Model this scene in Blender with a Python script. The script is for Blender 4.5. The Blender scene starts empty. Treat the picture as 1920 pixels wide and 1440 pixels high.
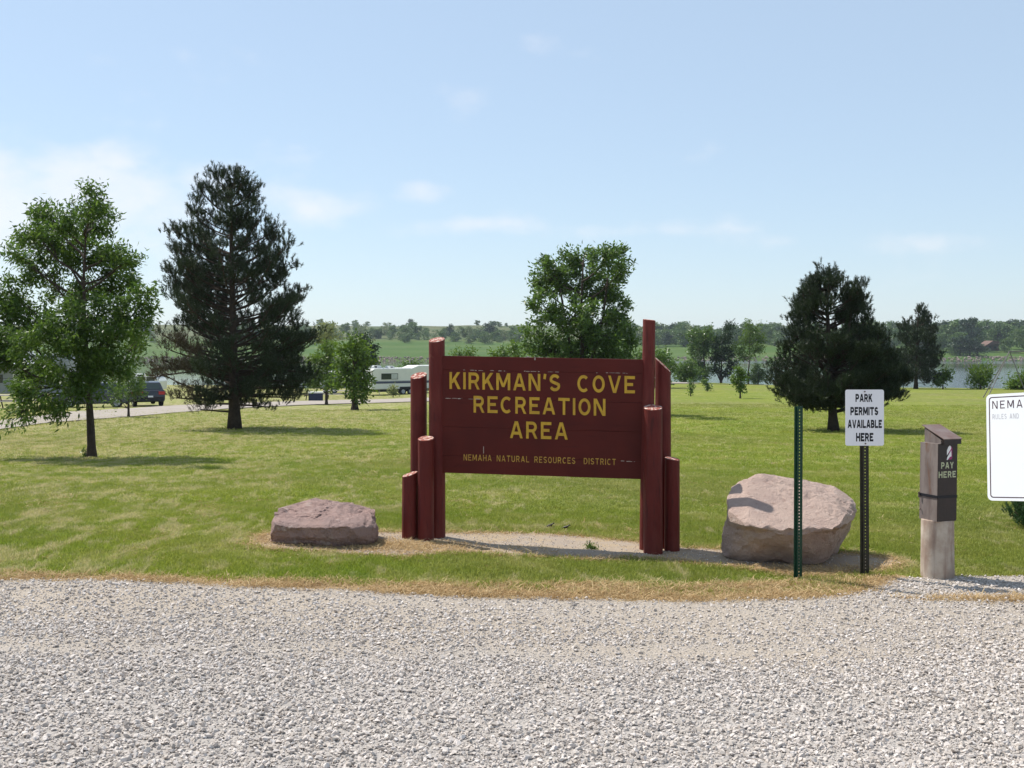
import bpy, bmesh, math, random
import numpy as np
from mathutils import Vector, Matrix, noise as mnoise

R = math.radians
rng = np.random.default_rng(7)
random.seed(7)
scene = bpy.context.scene
COL = scene.collection

# ------------------------------------------------------------------ camera
CAM_H, HOR, F = 1.84, 650.0, 2100.0
cam_data = bpy.data.cameras.new('camera')
cam_data.sensor_width = 36.0
cam_data.lens = F / 1920 * 36
cam_data.shift_y = -(720 - HOR) / 1920
cam_data.clip_start = 0.1
cam_data.clip_end = 6000
cam = bpy.data.objects.new('camera', cam_data)
cam.location = (0, 0, CAM_H)
cam.rotation_euler = (R(90), 0, 0)
COL.objects.link(cam)
scene.camera = cam

# ------------------------------------------------------------------ sky and sun
SUN_DIR = Vector((-0.57, 0.42, 1.0)).normalized()      # towards the sun
world = bpy.data.worlds.new('World')
scene.world = world
world.use_nodes = True
wt = world.node_tree
wt.nodes.clear()
w_out = wt.nodes.new('ShaderNodeOutputWorld')
w_bg = wt.nodes.new('ShaderNodeBackground')
w_sky = wt.nodes.new('ShaderNodeTexSky')
w_sky.sky_type = 'NISHITA'
w_sky.sun_disc = False
w_sky.sun_elevation = math.asin(SUN_DIR.z)
w_sky.sun_rotation = math.atan2(SUN_DIR.x, SUN_DIR.y)
w_sky.altitude = 300
w_sky.air_density = 1.0
w_sky.dust_density = 0.35
w_sky.ozone_density = 2.6
w_bg.inputs['Strength'].default_value = 0.135
w_tc = wt.nodes.new('ShaderNodeTexCoord')
w_sep = wt.nodes.new('ShaderNodeSeparateXYZ')
wt.links.new(w_tc.outputs['Generated'], w_sep.inputs[0])
w_map = wt.nodes.new('ShaderNodeMapping')
w_map.inputs['Scale'].default_value = (5.5, 5.5, 15.0)
w_map.inputs['Location'].default_value = (0.2, 0.3, 0.4)
wt.links.new(w_tc.outputs['Generated'], w_map.inputs['Vector'])
w_n = wt.nodes.new('ShaderNodeTexNoise')
w_n.inputs['Scale'].default_value = 1.0
w_n.inputs['Detail'].default_value = 9
w_n.inputs['Roughness'].default_value = 0.52
wt.links.new(w_map.outputs[0], w_n.inputs['Vector'])


def wmath(op, a, b=None, clamp=False):
    n = wt.nodes.new('ShaderNodeMath')
    n.operation = op
    n.use_clamp = clamp
    for i, v in enumerate((a, b)):
        if v is None:
            continue
        if isinstance(v, (int, float)):
            n.inputs[i].default_value = v
        else:
            wt.links.new(v, n.inputs[i])
    return n.outputs[0]


def wrange(v, a, b, c, d):
    n = wt.nodes.new('ShaderNodeMapRange')
    n.interpolation_type = 'SMOOTHSTEP'
    wt.links.new(v, n.inputs['Value'])
    for k, x in zip(('From Min', 'From Max', 'To Min', 'To Max'), (a, b, c, d)):
        n.inputs[k].default_value = x
    return n.outputs[0]


# thin low cumulus: soft banks at given bearings, broken up by noise
w_ys = wmath('MAXIMUM', w_sep.outputs['Y'], 0.05)
w_u = wmath('DIVIDE', w_sep.outputs['X'], w_ys)
w_v = wmath('DIVIDE', w_sep.outputs['Z'], w_ys)
w_front = wrange(w_sep.outputs['Y'], 0.25, 0.6, 0.0, 1.0)
banks = [(-.47, .120, .16, .055, 1.05), (-.40, .140, .10, .036, 1.0), (-.352, .168, .034, .018, .9), (-.275, .150, .035, .018, .75), (-.30, .120, .08, .025, .6),
         (-.168, .127, .050, .020, .85), (-.083, .136, .026, .012, .8), (-.03, .108, .09, .009, .62), (.12, .104, .11, .009, .58), (.30, .095, .15, .010, .5),
         (-.10, .262, .20, .010, .22), (.72, .13, .18, .03, .8), (-.85, .13, .2, .05, .9)]
acc = None
for (bu, bv, ru, rv_, am) in banks:
    du = wmath('DIVIDE', wmath('SUBTRACT', w_u, bu), ru)
    dv = wmath('DIVIDE', wmath('SUBTRACT', w_v, bv), rv_)
    g_ = wmath('MULTIPLY', wmath('EXPONENT', wmath('MULTIPLY', wmath('ADD', wmath('MULTIPLY', du, du), wmath('MULTIPLY', dv, dv)), -0.7)), am)
    acc = g_ if acc is None else wmath('MAXIMUM', acc, g_)
w_map.inputs['Scale'].default_value = (13, 13, 24)
c_v = wmath('ADD', acc, wmath('MULTIPLY', wmath('SUBTRACT', w_n.outputs['Fac'], 0.5), 1.9))
c_fac = wmath('MULTIPLY', wrange(c_v, 0.22, 1.10, 0.0, 0.60), w_front)
w_mix = wt.nodes.new('ShaderNodeMixRGB')
w_mix.inputs['Color2'].default_value = (6.3, 6.15, 6.3, 1)
w_gain = wt.nodes.new('ShaderNodeMixRGB')
w_gain.inputs['Fac'].default_value = 0.60                 # pale milky air over the whole dome
w_gain.inputs['Color2'].default_value = (3.5, 4.3, 5.1, 1)
wt.links.new(w_sky.outputs[0], w_gain.inputs['Color1'])
wt.links.new(w_gain.outputs[0], w_mix.inputs['Color1'])
wt.links.new(c_fac, w_mix.inputs['Fac'])
wt.links.new(w_mix.outputs[0], w_bg.inputs['Color'])
wt.links.new(w_bg.outputs[0], w_out.inputs['Surface'])

sun_data = bpy.data.lights.new('sun', 'SUN')
sun_data.energy = 5.0
sun_data.angle = R(0.53)
sun_data.color = (1.0, 0.955, 0.88)
sun = bpy.data.objects.new('sun', sun_data)
sun.rotation_euler = (-SUN_DIR).to_track_quat('-Z', 'Y').to_euler()
sun.location = (-20, 15, 40)
COL.objects.link(sun)

vs = scene.view_settings
vs.view_transform = 'Standard'
vs.look = 'None'
vs.exposure = 0.30
vs.gamma = 1.0
vs.use_curve_mapping = False
scene.cycles.max_bounces = 6
scene.cycles.transparent_max_bounces = 6
scene.cycles.volume_bounces = 0

# ------------------------------------------------------------------ terrain


def smooth(a, b, x):
    t = np.clip((np.asarray(x, float) - a) / (b - a), 0, 1)
    return t * t * (3 - 2 * t)


def pchip(xs, ys):
    xs = np.array(xs, float)
    ys = np.array(ys, float)
    h = np.diff(xs)
    dl = np.diff(ys) / h
    m = np.zeros_like(xs)
    for i in range(1, len(xs) - 1):
        if dl[i - 1] * dl[i] > 0:
            m[i] = 2 * dl[i - 1] * dl[i] / (dl[i - 1] + dl[i])
    m[-1] = dl[-1]

    def f(x):
        x = np.clip(np.asarray(x, float), xs[0], xs[-1])
        i = np.clip(np.searchsorted(xs, x) - 1, 0, len(xs) - 2)
        t = (x - xs[i]) / h[i]
        return ((2 * t**3 - 3 * t**2 + 1) * ys[i] + (t**3 - 2 * t**2 + t) * h[i] * m[i]
                + (-2 * t**3 + 3 * t**2) * ys[i + 1] + (t**3 - t**2) * h[i] * m[i + 1])
    return f


WATER = -4.5
prof_l = pchip([-200, 9, 22, 36, 60, 85, 115, 150], [0, 0, -.39, -.82, -1.53, -2.35, -3.2, -3.5])
prof_r = pchip([-200, 9, 20, 35, 60, 95, 126, 160], [0, 0, -.30, -.79, -1.28, -1.80, -2.1, -2.2])


def pxof(x, y):
    return 960 + 2100 * np.asarray(x, float) / np.maximum(np.asarray(y, float), 5)


def ground_z(x, y):
    x = np.asarray(x, float)
    y = np.asarray(y, float)
    p = pxof(x, y)
    s = smooth(650, 1250, p)
    z = prof_l(y) * (1 - s) + prof_r(y) * s
    z = z + .035 * np.clip(1.3 - x, 0, 4) * (1 - smooth(16, 34, y))
    z = z + .05 * np.sin(x * .11 + 1) * np.sin(y * .13) * smooth(12, 40, y)
    lip = np.interp(p, [700, 1000, 1260, 1480, 1700, 1920], [155, 150, 126, 112, 104, 99])
    dz = smooth(0, 16, y - lip)
    return z * (1 - dz) + (-6.5) * dz


def W(px, py, d):
    return np.array(((px - 960) / F * d, d, CAM_H - (py - HOR) / F * d))


def hit(px, py):
    k = (py - HOR) / F
    if k <= 0:
        raise ValueError('above horizon')
    ds = np.geomspace(2.5, 160, 1500)
    g = CAM_H - k * ds - ground_z((px - 960) / F * ds, ds)
    idx = np.argmax(g <= 0)
    if g[idx] > 0:
        idx = len(ds) - 1
    a, b = ds[max(idx - 1, 0)], ds[idx]
    for _ in range(20):
        m = .5 * (a + b)
        if CAM_H - k * m - float(ground_z((px - 960) / F * m, m)) <= 0:
            b = m
        else:
            a = m
    d = .5 * (a + b)
    x = (px - 960) / F * d
    return np.array((x, d, float(ground_z(x, d))))


# ------------------------------------------------------------------ mesh helpers
def new_mesh(name, verts, faces, smooth_shade=False):
    me = bpy.data.meshes.new(name)
    if isinstance(faces, np.ndarray):
        verts = np.asarray(verts, np.float32)
        n, k = faces.shape
        me.vertices.add(len(verts))
        me.vertices.foreach_set('co', verts.ravel())
        me.loops.add(n * k)
        me.loops.foreach_set('vertex_index', faces.astype(np.int32).ravel())
        me.polygons.add(n)
        me.polygons.foreach_set('loop_start', np.arange(0, n * k, k, dtype=np.int32))
        me.update(calc_edges=True)
    else:
        me.from_pydata([tuple(map(float, v)) for v in verts], [], [tuple(int(i) for i in f) for f in faces])
        me.update()
    if smooth_shade:
        me.polygons.foreach_set('use_smooth', np.ones(len(me.polygons), dtype=bool))
    return me


def obj(name, mesh, mat=None, parent=None, loc=None, label=None):
    o = bpy.data.objects.new(name, mesh)
    if mat is not None and mesh is not None:
        if len(mesh.materials) == 0:
            mesh.materials.append(mat)
    if loc is not None:
        o.location = loc
    COL.objects.link(o)
    if parent is not None:
        o.parent = parent
    if label:
        o['label'] = label
    return o


def tag(o, label, cat, group=None):
    o['label'] = label
    o['category'] = cat
    if group:
        o['group'] = group
    return o


def thing(name, label, cat, loc=(0, 0, 0), rotz=0.0, group=None):
    o = bpy.data.objects.new(name, None)
    o.empty_display_size = .2
    COL.objects.link(o)
    o.location = tuple(float(v) for v in loc)
    o.rotation_euler = (0, 0, rotz)
    return tag(o, label, cat, group)


def struct(name, mesh, mat, kind='structure'):
    o = obj(name, mesh, mat)
    o['kind'] = kind
    return o


def copy_tree(root, loc, rotz=0, scale=1.0, label=None):
    c = root.copy()
    COL.objects.link(c)
    c.location = tuple(float(v) for v in loc)
    c.rotation_euler = (0, 0, rotz)
    c.scale = (scale,) * 3 if isinstance(scale, (int, float)) else scale
    if label:
        c['label'] = label

    def rec(a, b):
        for ch in list(a.children):
            k = ch.copy()
            COL.objects.link(k)
            k.parent = b
            rec(ch, k)
    rec(root, c)
    return c


class MB:
    """collects simple shapes; .make() gives one mesh"""

    def __init__(s):
        s.v = []
        s.f = []

    def add(s, v, f):
        o = len(s.v)
        s.v += [tuple(map(float, p)) for p in v]
        s.f += [tuple(i + o for i in q) for q in f]
        return s

    def box(s, x0, x1, y0, y1, z0, z1):
        v = [(x0, y0, z0), (x1, y0, z0), (x1, y1, z0), (x0, y1, z0), (x0, y0, z1), (x1, y0, z1), (x1, y1, z1), (x0, y1, z1)]
        return s.add(v, [(3, 2, 1, 0), (4, 5, 6, 7), (0, 1, 5, 4), (1, 2, 6, 5), (2, 3, 7, 6), (3, 0, 4, 7)])

    def prism(s, poly, y0, y1):
        """polygon in x-z, extruded along y"""
        n = len(poly)
        v = [(p[0], y0, p[1]) for p in poly] + [(p[0], y1, p[1]) for p in poly]
        f = [tuple(range(n)), tuple(range(2 * n - 1, n - 1, -1))]
        f += [(i, i + n, (i + 1) % n + n, (i + 1) % n) for i in range(n)]
        return s.add(v, f)

    def tube(s, pts, rad, seg=8, cap=True):
        pts = [Vector(tuple(map(float, p))) for p in pts]
        n = len(pts)
        rad = [rad] * n if isinstance(rad, (int, float)) else list(rad)
        v = []
        f = []
        u = None
        for i, p in enumerate(pts):
            t = (pts[min(i + 1, n - 1)] - pts[max(i - 1, 0)]).normalized()
            if u is None:
                u = t.cross(Vector((0, 0, 1)) if abs(t.z) < .9 else Vector((1, 0, 0))).normalized()
            else:
                u = (u - t * u.dot(t)).normalized()
            w = t.cross(u)
            for k in range(seg):
                a = 2 * math.pi * k / seg
                v.append(p + (u * math.cos(a) + w * math.sin(a)) * rad[i])
        for i in range(n - 1):
            for k in range(seg):
                a = i * seg + k
                b = i * seg + (k + 1) % seg
                f.append((a, b, b + seg, a + seg))
        if cap:
            f.append(tuple(range(seg - 1, -1, -1)))
            f.append(tuple(range((n - 1) * seg, n * seg)))
        return s.add(v, f)

    def make(s, name='m', sm=False):
        return new_mesh(name, s.v, s.f, sm)


def bevel(o, w, seg=2):
    m = o.modifiers.new('bevel', 'BEVEL')
    m.width = w
    m.segments = seg
    m.limit_method = 'ANGLE'
    return o


# ------------------------------------------------------------------ materials
class NT:
    def __init__(s, name):
        s.m = bpy.data.materials.new(name)
        s.m.use_nodes = True
        s.t = s.m.node_tree
        s.t.nodes.clear()
        s.out = s.t.nodes.new('ShaderNodeOutputMaterial')

    def n(s, typ, **kw):
        nd = s.t.nodes.new(typ)
        for k, v in kw.items():
            setattr(nd, k, v)
        return nd

    def L(s, a, b):
        s.t.links.new(a, b)

    def pos(s):
        return s.n('ShaderNodeNewGeometry').outputs['Position']

    def mapping(s, vec, scale=(1, 1, 1), loc=(0, 0, 0), rot=(0, 0, 0)):
        m = s.n('ShaderNodeMapping')
        m.inputs['Scale'].default_value = scale
        m.inputs['Location'].default_value = loc
        m.inputs['Rotation'].default_value = rot
        s.L(vec, m.inputs['Vector'])
        return m.outputs[0]

    def noise(s, vec, scale, detail=4, rough=.55, dist=0.0):
        m = s.n('ShaderNodeTexNoise')
        m.inputs['Scale'].default_value = scale
        m.inputs['Detail'].default_value = detail
        m.inputs['Roughness'].default_value = rough
        m.inputs['Distortion'].default_value = dist
        if vec is not None:
            s.L(vec, m.inputs['Vector'])
        return m.outputs['Fac']

    def rng(s, v, a, b, c=0.0, d=1.0):
        m = s.n('ShaderNodeMapRange')
        s.L(v, m.inputs['Value'])
        for k, x in zip(('From Min', 'From Max', 'To Min', 'To Max'), (a, b, c, d)):
            m.inputs[k].default_value = x
        return m.outputs[0]

    def math(s, op, a, b=None):
        m = s.n('ShaderNodeMath', operation=op)
        for i, v in enumerate((a, b)):
            if v is None:
                continue
            if isinstance(v, (int, float)):
                m.inputs[i].default_value = v
            else:
                s.L(v, m.inputs[i])
        return m.outputs[0]

    def mix(s, fac, a, b, mode='MIX'):
        m = s.n('ShaderNodeMixRGB', blend_type=mode)
        for key, v in (('Fac', fac), ('Color1', a), ('Color2', b)):
            if isinstance(v, (int, float)):
                m.inputs[key].default_value = v
            elif isinstance(v, (tuple, list)):
                m.inputs[key].default_value = tuple(v) + (1,)
            else:
                s.L(v, m.inputs[key])
        return m.outputs[0]

    def bump(s, h, strength=.5, dist=.01):
        b = s.n('ShaderNodeBump')
        b.inputs['Strength'].default_value = strength
        b.inputs['Distance'].default_value = dist
        s.L(h, b.inputs['Height'])
        return b.outputs[0]

    def principled(s, color, rough=.8, normal=None, spec=.3, metal=0.0, trans=0.0):
        p = s.n('ShaderNodeBsdfPrincipled')
        if isinstance(color, (tuple, list)):
            p.inputs['Base Color'].default_value = tuple(color) + (1,)
        else:
            s.L(color, p.inputs['Base Color'])
        if isinstance(rough, (int, float)):
            p.inputs['Roughness'].default_value = rough
        else:
            s.L(rough, p.inputs['Roughness'])
        p.inputs['Specular IOR Level'].default_value = spec
        p.inputs['Metallic'].default_value = metal
        if normal is not None:
            s.L(normal, p.inputs['Normal'])
        if trans > 0:
            tr = s.n('ShaderNodeBsdfTranslucent')
            if isinstance(color, (tuple, list)):
                tr.inputs['Color'].default_value = tuple(color) + (1,)
            else:
                s.L(color, tr.inputs['Color'])
            mx = s.n('ShaderNodeMixShader')
            mx.inputs[0].default_value = trans
            s.L(p.outputs[0], mx.inputs[1])
            s.L(tr.outputs[0], mx.inputs[2])
            s.L(mx.outputs[0], s.out.inputs['Surface'])
        else:
            s.L(p.outputs[0], s.out.inputs['Surface'])
        return s.m


def simple(name, c1, c2=None, rough=.6, scale=6.0, bump=0.0, spec=.3, metal=0.0, bscale=60.0):
    t = NT(name)
    tc = t.n('ShaderNodeTexCoord').outputs['Object']
    if c2 is None:
        c2 = tuple(x * .8 for x in c1)
    col = t.mix(t.rng(t.noise(tc, scale, 6), .35, .65), c1, c2)
    nm = t.bump(t.noise(tc, bscale, 4), bump, .01) if bump else None
    return t.principled(col, rough, nm, spec, metal)


def lawn_color(t):
    """straw and green mixture of the mown lawn, by world position"""
    p = t.pos()
    green = t.mix(t.rng(t.noise(t.mapping(p, (1, .6, 1)), .45, 5), .35, .65), (.175, .262, .018), (.275, .33, .038))
    green = t.mix(t.rng(t.noise(p, 3.2, 4), .35, .7, 0, .65), green, (.31, .32, .06))
    green = t.mix(t.rng(t.noise(p, .09, 3), .45, .62, 0, .6), green, (.25, .25, .075))
    # clippings left in thin windrows that follow the mower
    sx = t.noise(t.mapping(p, (1.4, .6, 1), rot=(0, 0, -.5)), 1.7, 8, .66, 1.4)
    sep = t.n('ShaderNodeSeparateXYZ')
    t.L(p, sep.inputs[0])
    left = t.rng(sep.outputs['X'], -8, 2.5, .085, -.025)
    straw = t.rng(t.math('ADD', sx, left), .535, .64, 0, .88)
    # rings left by the mower going round the two big pines
    dmin = None
    for cxy in ((-8.9, 36.0, 0), (10.05, 35.0, 0)):
        vd = t.n('ShaderNodeVectorMath', operation='DISTANCE')
        flat_ = t.n('ShaderNodeVectorMath', operation='MULTIPLY')
        t.L(p, flat_.inputs[0])
        flat_.inputs[1].default_value = (1, .62, 0)
        t.L(flat_.outputs[0], vd.inputs[0])
        vd.inputs[1].default_value = (cxy[0], cxy[1] * .62, 0)
        dmin = vd.outputs['Value'] if dmin is None else t.math('MINIMUM', dmin, vd.outputs['Value'])
    ring = t.math('SINE', t.math('ADD', t.math('MULTIPLY', dmin, 4.2), t.math('MULTIPLY', t.noise(p, .5, 3), 7.0)))
    ringm = t.math('MULTIPLY', t.rng(ring, .2, 1, 0, .45), t.rng(t.noise(p, 2.2, 5, .65), .4, .6))
    green = t.mix(ringm, green, (.50, .45, .18))
    fine = t.rng(t.noise(p, 22, 3), .35, .6, .3, 1)
    col = t.mix(t.math('MULTIPLY', straw, fine), green, (.66, .55, .34))
    return col


t = NT('lawn')
lc = lawn_color(t)
p = t.pos()
sepn = t.n('ShaderNodeSeparateXYZ')
t.L(p, sepn.inputs[0])
near = t.rng(sepn.outputs['Y'], 16, 62, .70, .66)
lc2 = t.mix(1.0, lc, near, 'MULTIPLY')
lc2 = t.mix(t.rng(t.noise(p, 45, 3), .4, .7, 0, .3), lc2, (.05, .06, .02))
M_LAWN = t.principled(lc2, .95, t.bump(t.noise(p, 30, 4), .6, .03), .1)

t = NT('grass_blade')
lc = lawn_color(t)
rnd = t.n('ShaderNodeObjectInfo').outputs['Random']
lc = t.mix(t.rng(rnd, 0, 1, 0, .30), lc, (.47, .48, .12))
M_BLADE = t.principled(lc, .6, None, .25, trans=.4)

t = NT('straw')
rnd = t.n('ShaderNodeObjectInfo').outputs['Random']
c = t.mix(rnd, (.62, .47, .26), (.40, .26, .12))
M_STRAW = t.principled(c, .8, None, .2, trans=.25)

t = NT('gravel_base')
p = t.pos()
vor = t.n('ShaderNodeTexVoronoi')
vor.inputs['Scale'].default_value = 48
t.L(p, vor.inputs['Vector'])
c = t.mix(t.rng(t.noise(t.mapping(p, (.3, 1, 1)), .9, 4), .4, .62), (.37, .305, .24), (.39, .305, .215))
c = t.mix(t.rng(t.noise(p, 14, 4), .3, .7, 0, .5), c, (.44, .375, .315))
spg = t.n('ShaderNodeSeparateXYZ')
t.L(p, spg.inputs[0])
fresh = t.math('ADD', spg.outputs['Y'], t.math('MULTIPLY', t.noise(p, 1.3, 4), 1.6))
c = t.mix(t.rng(fresh, 6.4, 7.4, .8, 0), c, (.40, .36, .33))
c = t.mix(t.rng(t.noise(p, 120, 3), .45, .75, 0, .6), c, (.20, .185, .16))
hsv = t.n('ShaderNodeHueSaturation')
hsv.inputs['Saturation'].default_value = .8
t.L(c, hsv.inputs['Color'])
hh = t.math('ADD', t.math('MULTIPLY', vor.outputs['Distance'], -1.0), t.math('MULTIPLY', t.noise(p, 90, 3), .8))
M_GRAVEL = t.principled(hsv.outputs[0], .95, t.bump(hh, .8, .012), .15)

t = NT('gravel_stone')
rnd = t.n('ShaderNodeObjectInfo').outputs['Random']
cr = t.n('ShaderNodeValToRGB')
t.L(rnd, cr.inputs[0])
cr.color_ramp.elements[0].color = (.29, .26, .24, 1)
cr.color_ramp.elements[1].color = (.66, .60, .56, 1)
e = cr.color_ramp.elements.new(.12)
e.color = (.42, .365, .32, 1)
e = cr.color_ramp.elements.new(.5)
e.color = (.55, .49, .445, 1)
e = cr.color_ramp.elements.new(.86)
e.color = (.59, .53, .49, 1)
c = t.mix(t.rng(t.noise(t.pos(), 60, 3), .4, .7, 0, .35), cr.outputs[0], (.44, .40, .345))
M_STONE = t.principled(c, .9, None, .2)

t = NT('bed_grit')
p = t.pos()
c = t.mix(t.rng(t.noise(p, 3, 5), .4, .6), (.34, .27, .21), (.37, .28, .185))
c = t.mix(t.rng(t.noise(p, 60, 3), .4, .7, 0, .5), c, (.27, .24, .2))
M_BED = t.principled(c, .95, t.bump(t.noise(p, 110, 4), .8, .01), .15)

t = NT('dry_verge')
p = t.pos()
c = t.mix(t.rng(t.noise(p, 5, 6), .38, .62), (.42, .31, .175), (.30, .20, .11))
c = t.mix(t.rng(t.noise(p, 80, 3), .4, .7, 0, .6), c, (.20, .14, .08))
M_VERGE = t.principled(c, .95, t.bump(t.noise(p, 90, 4), .9, .015), .1)

t = NT('campground_road')
p = t.pos()
c = t.mix(t.rng(t.noise(p, .8, 5), .4, .6), (.30, .26, .225), (.35, .305, .265))
M_ROAD2 = t.principled(c, .95, None, .15)

t = NT('far_grassland')
p = t.pos()
sp = t.n('ShaderNodeSeparateXYZ')
t.L(p, sp.inputs[0])
c = t.mix(t.rng(t.noise(t.mapping(p, (.4, 1.6, 1)), .02, 6), .4, .6), (.055, .105, .020), (.085, .125, .032))
c = t.mix(t.rng(t.noise(p, .06, 4), .5, .7, 0, .5), c, (.075, .11, .03))
hi = t.rng(t.math('ADD', sp.outputs['Z'], t.math('MULTIPLY', t.noise(p, .012, 4), 6.0)), 7.5, 10.5)
c = t.mix(hi, c, t.mix(t.rng(t.noise(p, .03, 4), .4, .6), (.115, .12, .055), (.07, .095, .035)))
M_HILL = t.principled(c, .95, t.bump(t.noise(p, .5, 5), .5, .4), .1)

t = NT('lake_water')
p = t.pos()
n1 = t.noise(t.mapping(p, (.35, 1.1, 1)), 1.6, 4, .6)
n2 = t.noise(t.mapping(p, (.02, .10, 1)), 1.0, 3)
b = t.n('ShaderNodeBump')
b.inputs['Distance'].default_value = .09
sp = t.n('ShaderNodeSeparateXYZ')
t.L(p, sp.inputs[0])
far_r = t.rng(t.math('ADD', sp.outputs['Y'], t.math('MULTIPLY', n2, 60.0)), 440, 470, 0, 1.0)
near_r = t.rng(t.math('ADD', sp.outputs['Y'], t.math('MULTIPLY', n2, 90.0)), 230, 400, 1.0, .22)
open_w = t.rng(sp.outputs['X'], -10, 45, .06, 1.0)
t.L(t.math('MULTIPLY', t.math('ADD', far_r, near_r), open_w), b.inputs['Strength'])
t.L(n1, b.inputs['Height'])
M_WATER = t.principled((.035, .045, .032), .06, b.outputs[0], .5)

t = NT('painted_wood')
tc = t.n('ShaderNodeTexCoord').outputs['Object']
n1 = t.noise(t.mapping(tc, (1, 1, .12)), 30, 5)
n2 = t.noise(tc, 3, 5)
c = t.mix(t.rng(n2, .4, .7), (.125, .016, .013), (.095, .012, .010))
c = t.mix(t.rng(n1, .58, .68, 0, .6), c, (.045, .009, .009))
c = t.mix(t.rng(t.noise(t.mapping(tc, (1, 1, .35)), 5, 5), .50, .68, 0, .5), c, (.19, .045, .032))
c = t.mix(t.rng(t.noise(tc, 9, 6), .66, .72, 0, .35), c, (.24, .09, .06))
M_POST = t.principled(c, .6, t.bump(n1, .9, .012), .25)

t = NT('painted_wood_top')
tc = t.n('ShaderNodeTexCoord').outputs['Object']
c = t.mix(t.rng(t.noise(tc, 38, 5), .50, .60), (.26, .07, .05), (.62, .5, .42))
M_POSTTOP = t.principled(c, .8, t.bump(t.noise(tc, 60, 3), .5, .004), .2)

t = NT('painted_board')
tc = t.n('ShaderNodeTexCoord').outputs['Object']
n1 = t.noise(t.mapping(tc, (.10, 1, 1)), 34, 5)
c = t.mix(t.rng(t.noise(tc, 2.4, 5), .4, .7), (.098, .012, .008), (.074, .009, .007))
c = t.mix(t.rng(n1, .6, .75, 0, .45), c, (.05, .008, .008))
M_BOARD = t.principled(c, .6, t.bump(n1, .4, .003), .22)

M_YELLOW = simple('yellow_paint', (.60, .36, .032), (.48, .275, .028), .55, 14, .2, bscale=90)
M_YELLOW2 = simple('faded_yellow_paint', (.62, .38, .06), (.42, .22, .05), .6, 30)
M_BAREWOOD = simple('bare_wood', (.6, .54, .48), (.4, .3, .25), .8, 40)
M_GREENSTEEL = simple('green_steel', (.008, .05, .026), (.006, .035, .02), .4, 20, .1)
M_BROWNSTEEL = simple('dark_steel', (.035, .030, .018), (.018, .02, .014), .5, 20, .1)
M_WHITEPLATE = simple('white_plate', (.80, .80, .82), (.76, .76, .79), .45, 3)
M_BRIGHTPLATE = simple('bright_plate', (.96, .96, .95), (.95, .95, .94), .3, 3)
M_BLACK = simple('black_print', (.012, .013, .018), None, .5)
M_MAROON = simple('maroon_print', (.07, .02, .04), None, .5)
M_GREYPRINT = simple('faded_print', (.62, .6, .62), None, .5)
M_CREAM = simple('cream_lettering', (.52, .56, .36), None, .5)
M_WHITEGLOSS = simple('white_sticker', (.9, .9, .9), None, .4)
M_MAGENTA = simple('magenta_flare', (.34, .03, .16), None, .4)  # flash flare around the reflective marks, put in as colour
M_BOLT = simple('steel_bolt', (.18, .15, .13), (.1, .06, .05), .5, 50, 0, .5, .6)
M_CABFRONT = simple('dark_bronze_metal', (.014, .009, .010), (.022, .012, .012), .4, 8, .1, .45)
t = NT('weathered_metal')
tc = t.n('ShaderNodeTexCoord').outputs['Object']
c = t.mix(t.rng(t.noise(t.mapping(tc, (1, 1, .3)), 16, 5), .4, .65), (.20, .165, .15), (.13, .10, .09))
c = t.mix(t.rng(t.noise(t.mapping(tc, (3, 3, .8)), 5, 6), .56, .70, 0, .8), c, (.13, .05, .02))
M_CABSIDE = t.principled(c, .6, None, .4)
M_ROOFMETAL = simple('rusty_brown_metal', (.15, .082, .06), (.21, .16, .14), .45, 9, .1, .45)
t = NT('concrete_pillar')
tc = t.n('ShaderNodeTexCoord').outputs['Object']
c = t.mix(t.rng(t.noise(tc, 7, 6), .38, .62), (.50, .425, .35), (.35, .265, .21))
c = t.mix(t.rng(t.noise(t.mapping(tc, (2, 2, .25)), 9, 5), .5, .7, 0, .6), c, (.21, .13, .10))
M_CONCRETE = t.principled(c, .85, t.bump(t.noise(tc, 80, 4), .4, .004), .2)


def rock_mat(name, a, b, cdark):
    t = NT(name)
    tc = t.n('ShaderNodeTexCoord').outputs['Object']
    n1 = t.noise(tc, 3.2, 8, .6, .4)
    n2 = t.noise(tc, 22, 6, .65)
    c = t.mix(t.rng(n1, .4, .62), a, b)
    c = t.mix(t.rng(n2, .56, .72, 0, .7), c, cdark)
    c = t.mix(t.rng(t.noise(tc, 9, 6, .6), .60, .70, 0, .6), c, (.60, .50, .44))
    h = t.math('ADD', t.noise(tc, 12, 9, .75), t.math('MULTIPLY', t.noise(tc, 70, 5, .7), .5))
    return t.principled(c, .85, t.bump(h, .9, .045), .25)


M_ROCKP = rock_mat('pink_quartzite', (.55, .405, .335), (.45, .325, .275), (.29, .175, .14))
M_ROCKD = rock_mat('dark_quartzite', (.38, .25, .215), (.33, .23, .205), (.12, .068, .06))


def leaf_mat(name, a, b, trans=.4, rough=.5, spec=.35):
    t = NT(name)
    g = t.n('ShaderNodeNewGeometry')
    c = t.mix(g.outputs['Random Per Island'], a, b)
    c = t.mix(t.rng(t.noise(t.n('ShaderNodeTexCoord').outputs['Object'], 1.2, 3), .4, .65, 0, .5), c, tuple(x * .7 for x in a))
    return t.principled(c, rough, None, spec, trans=trans)


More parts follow.
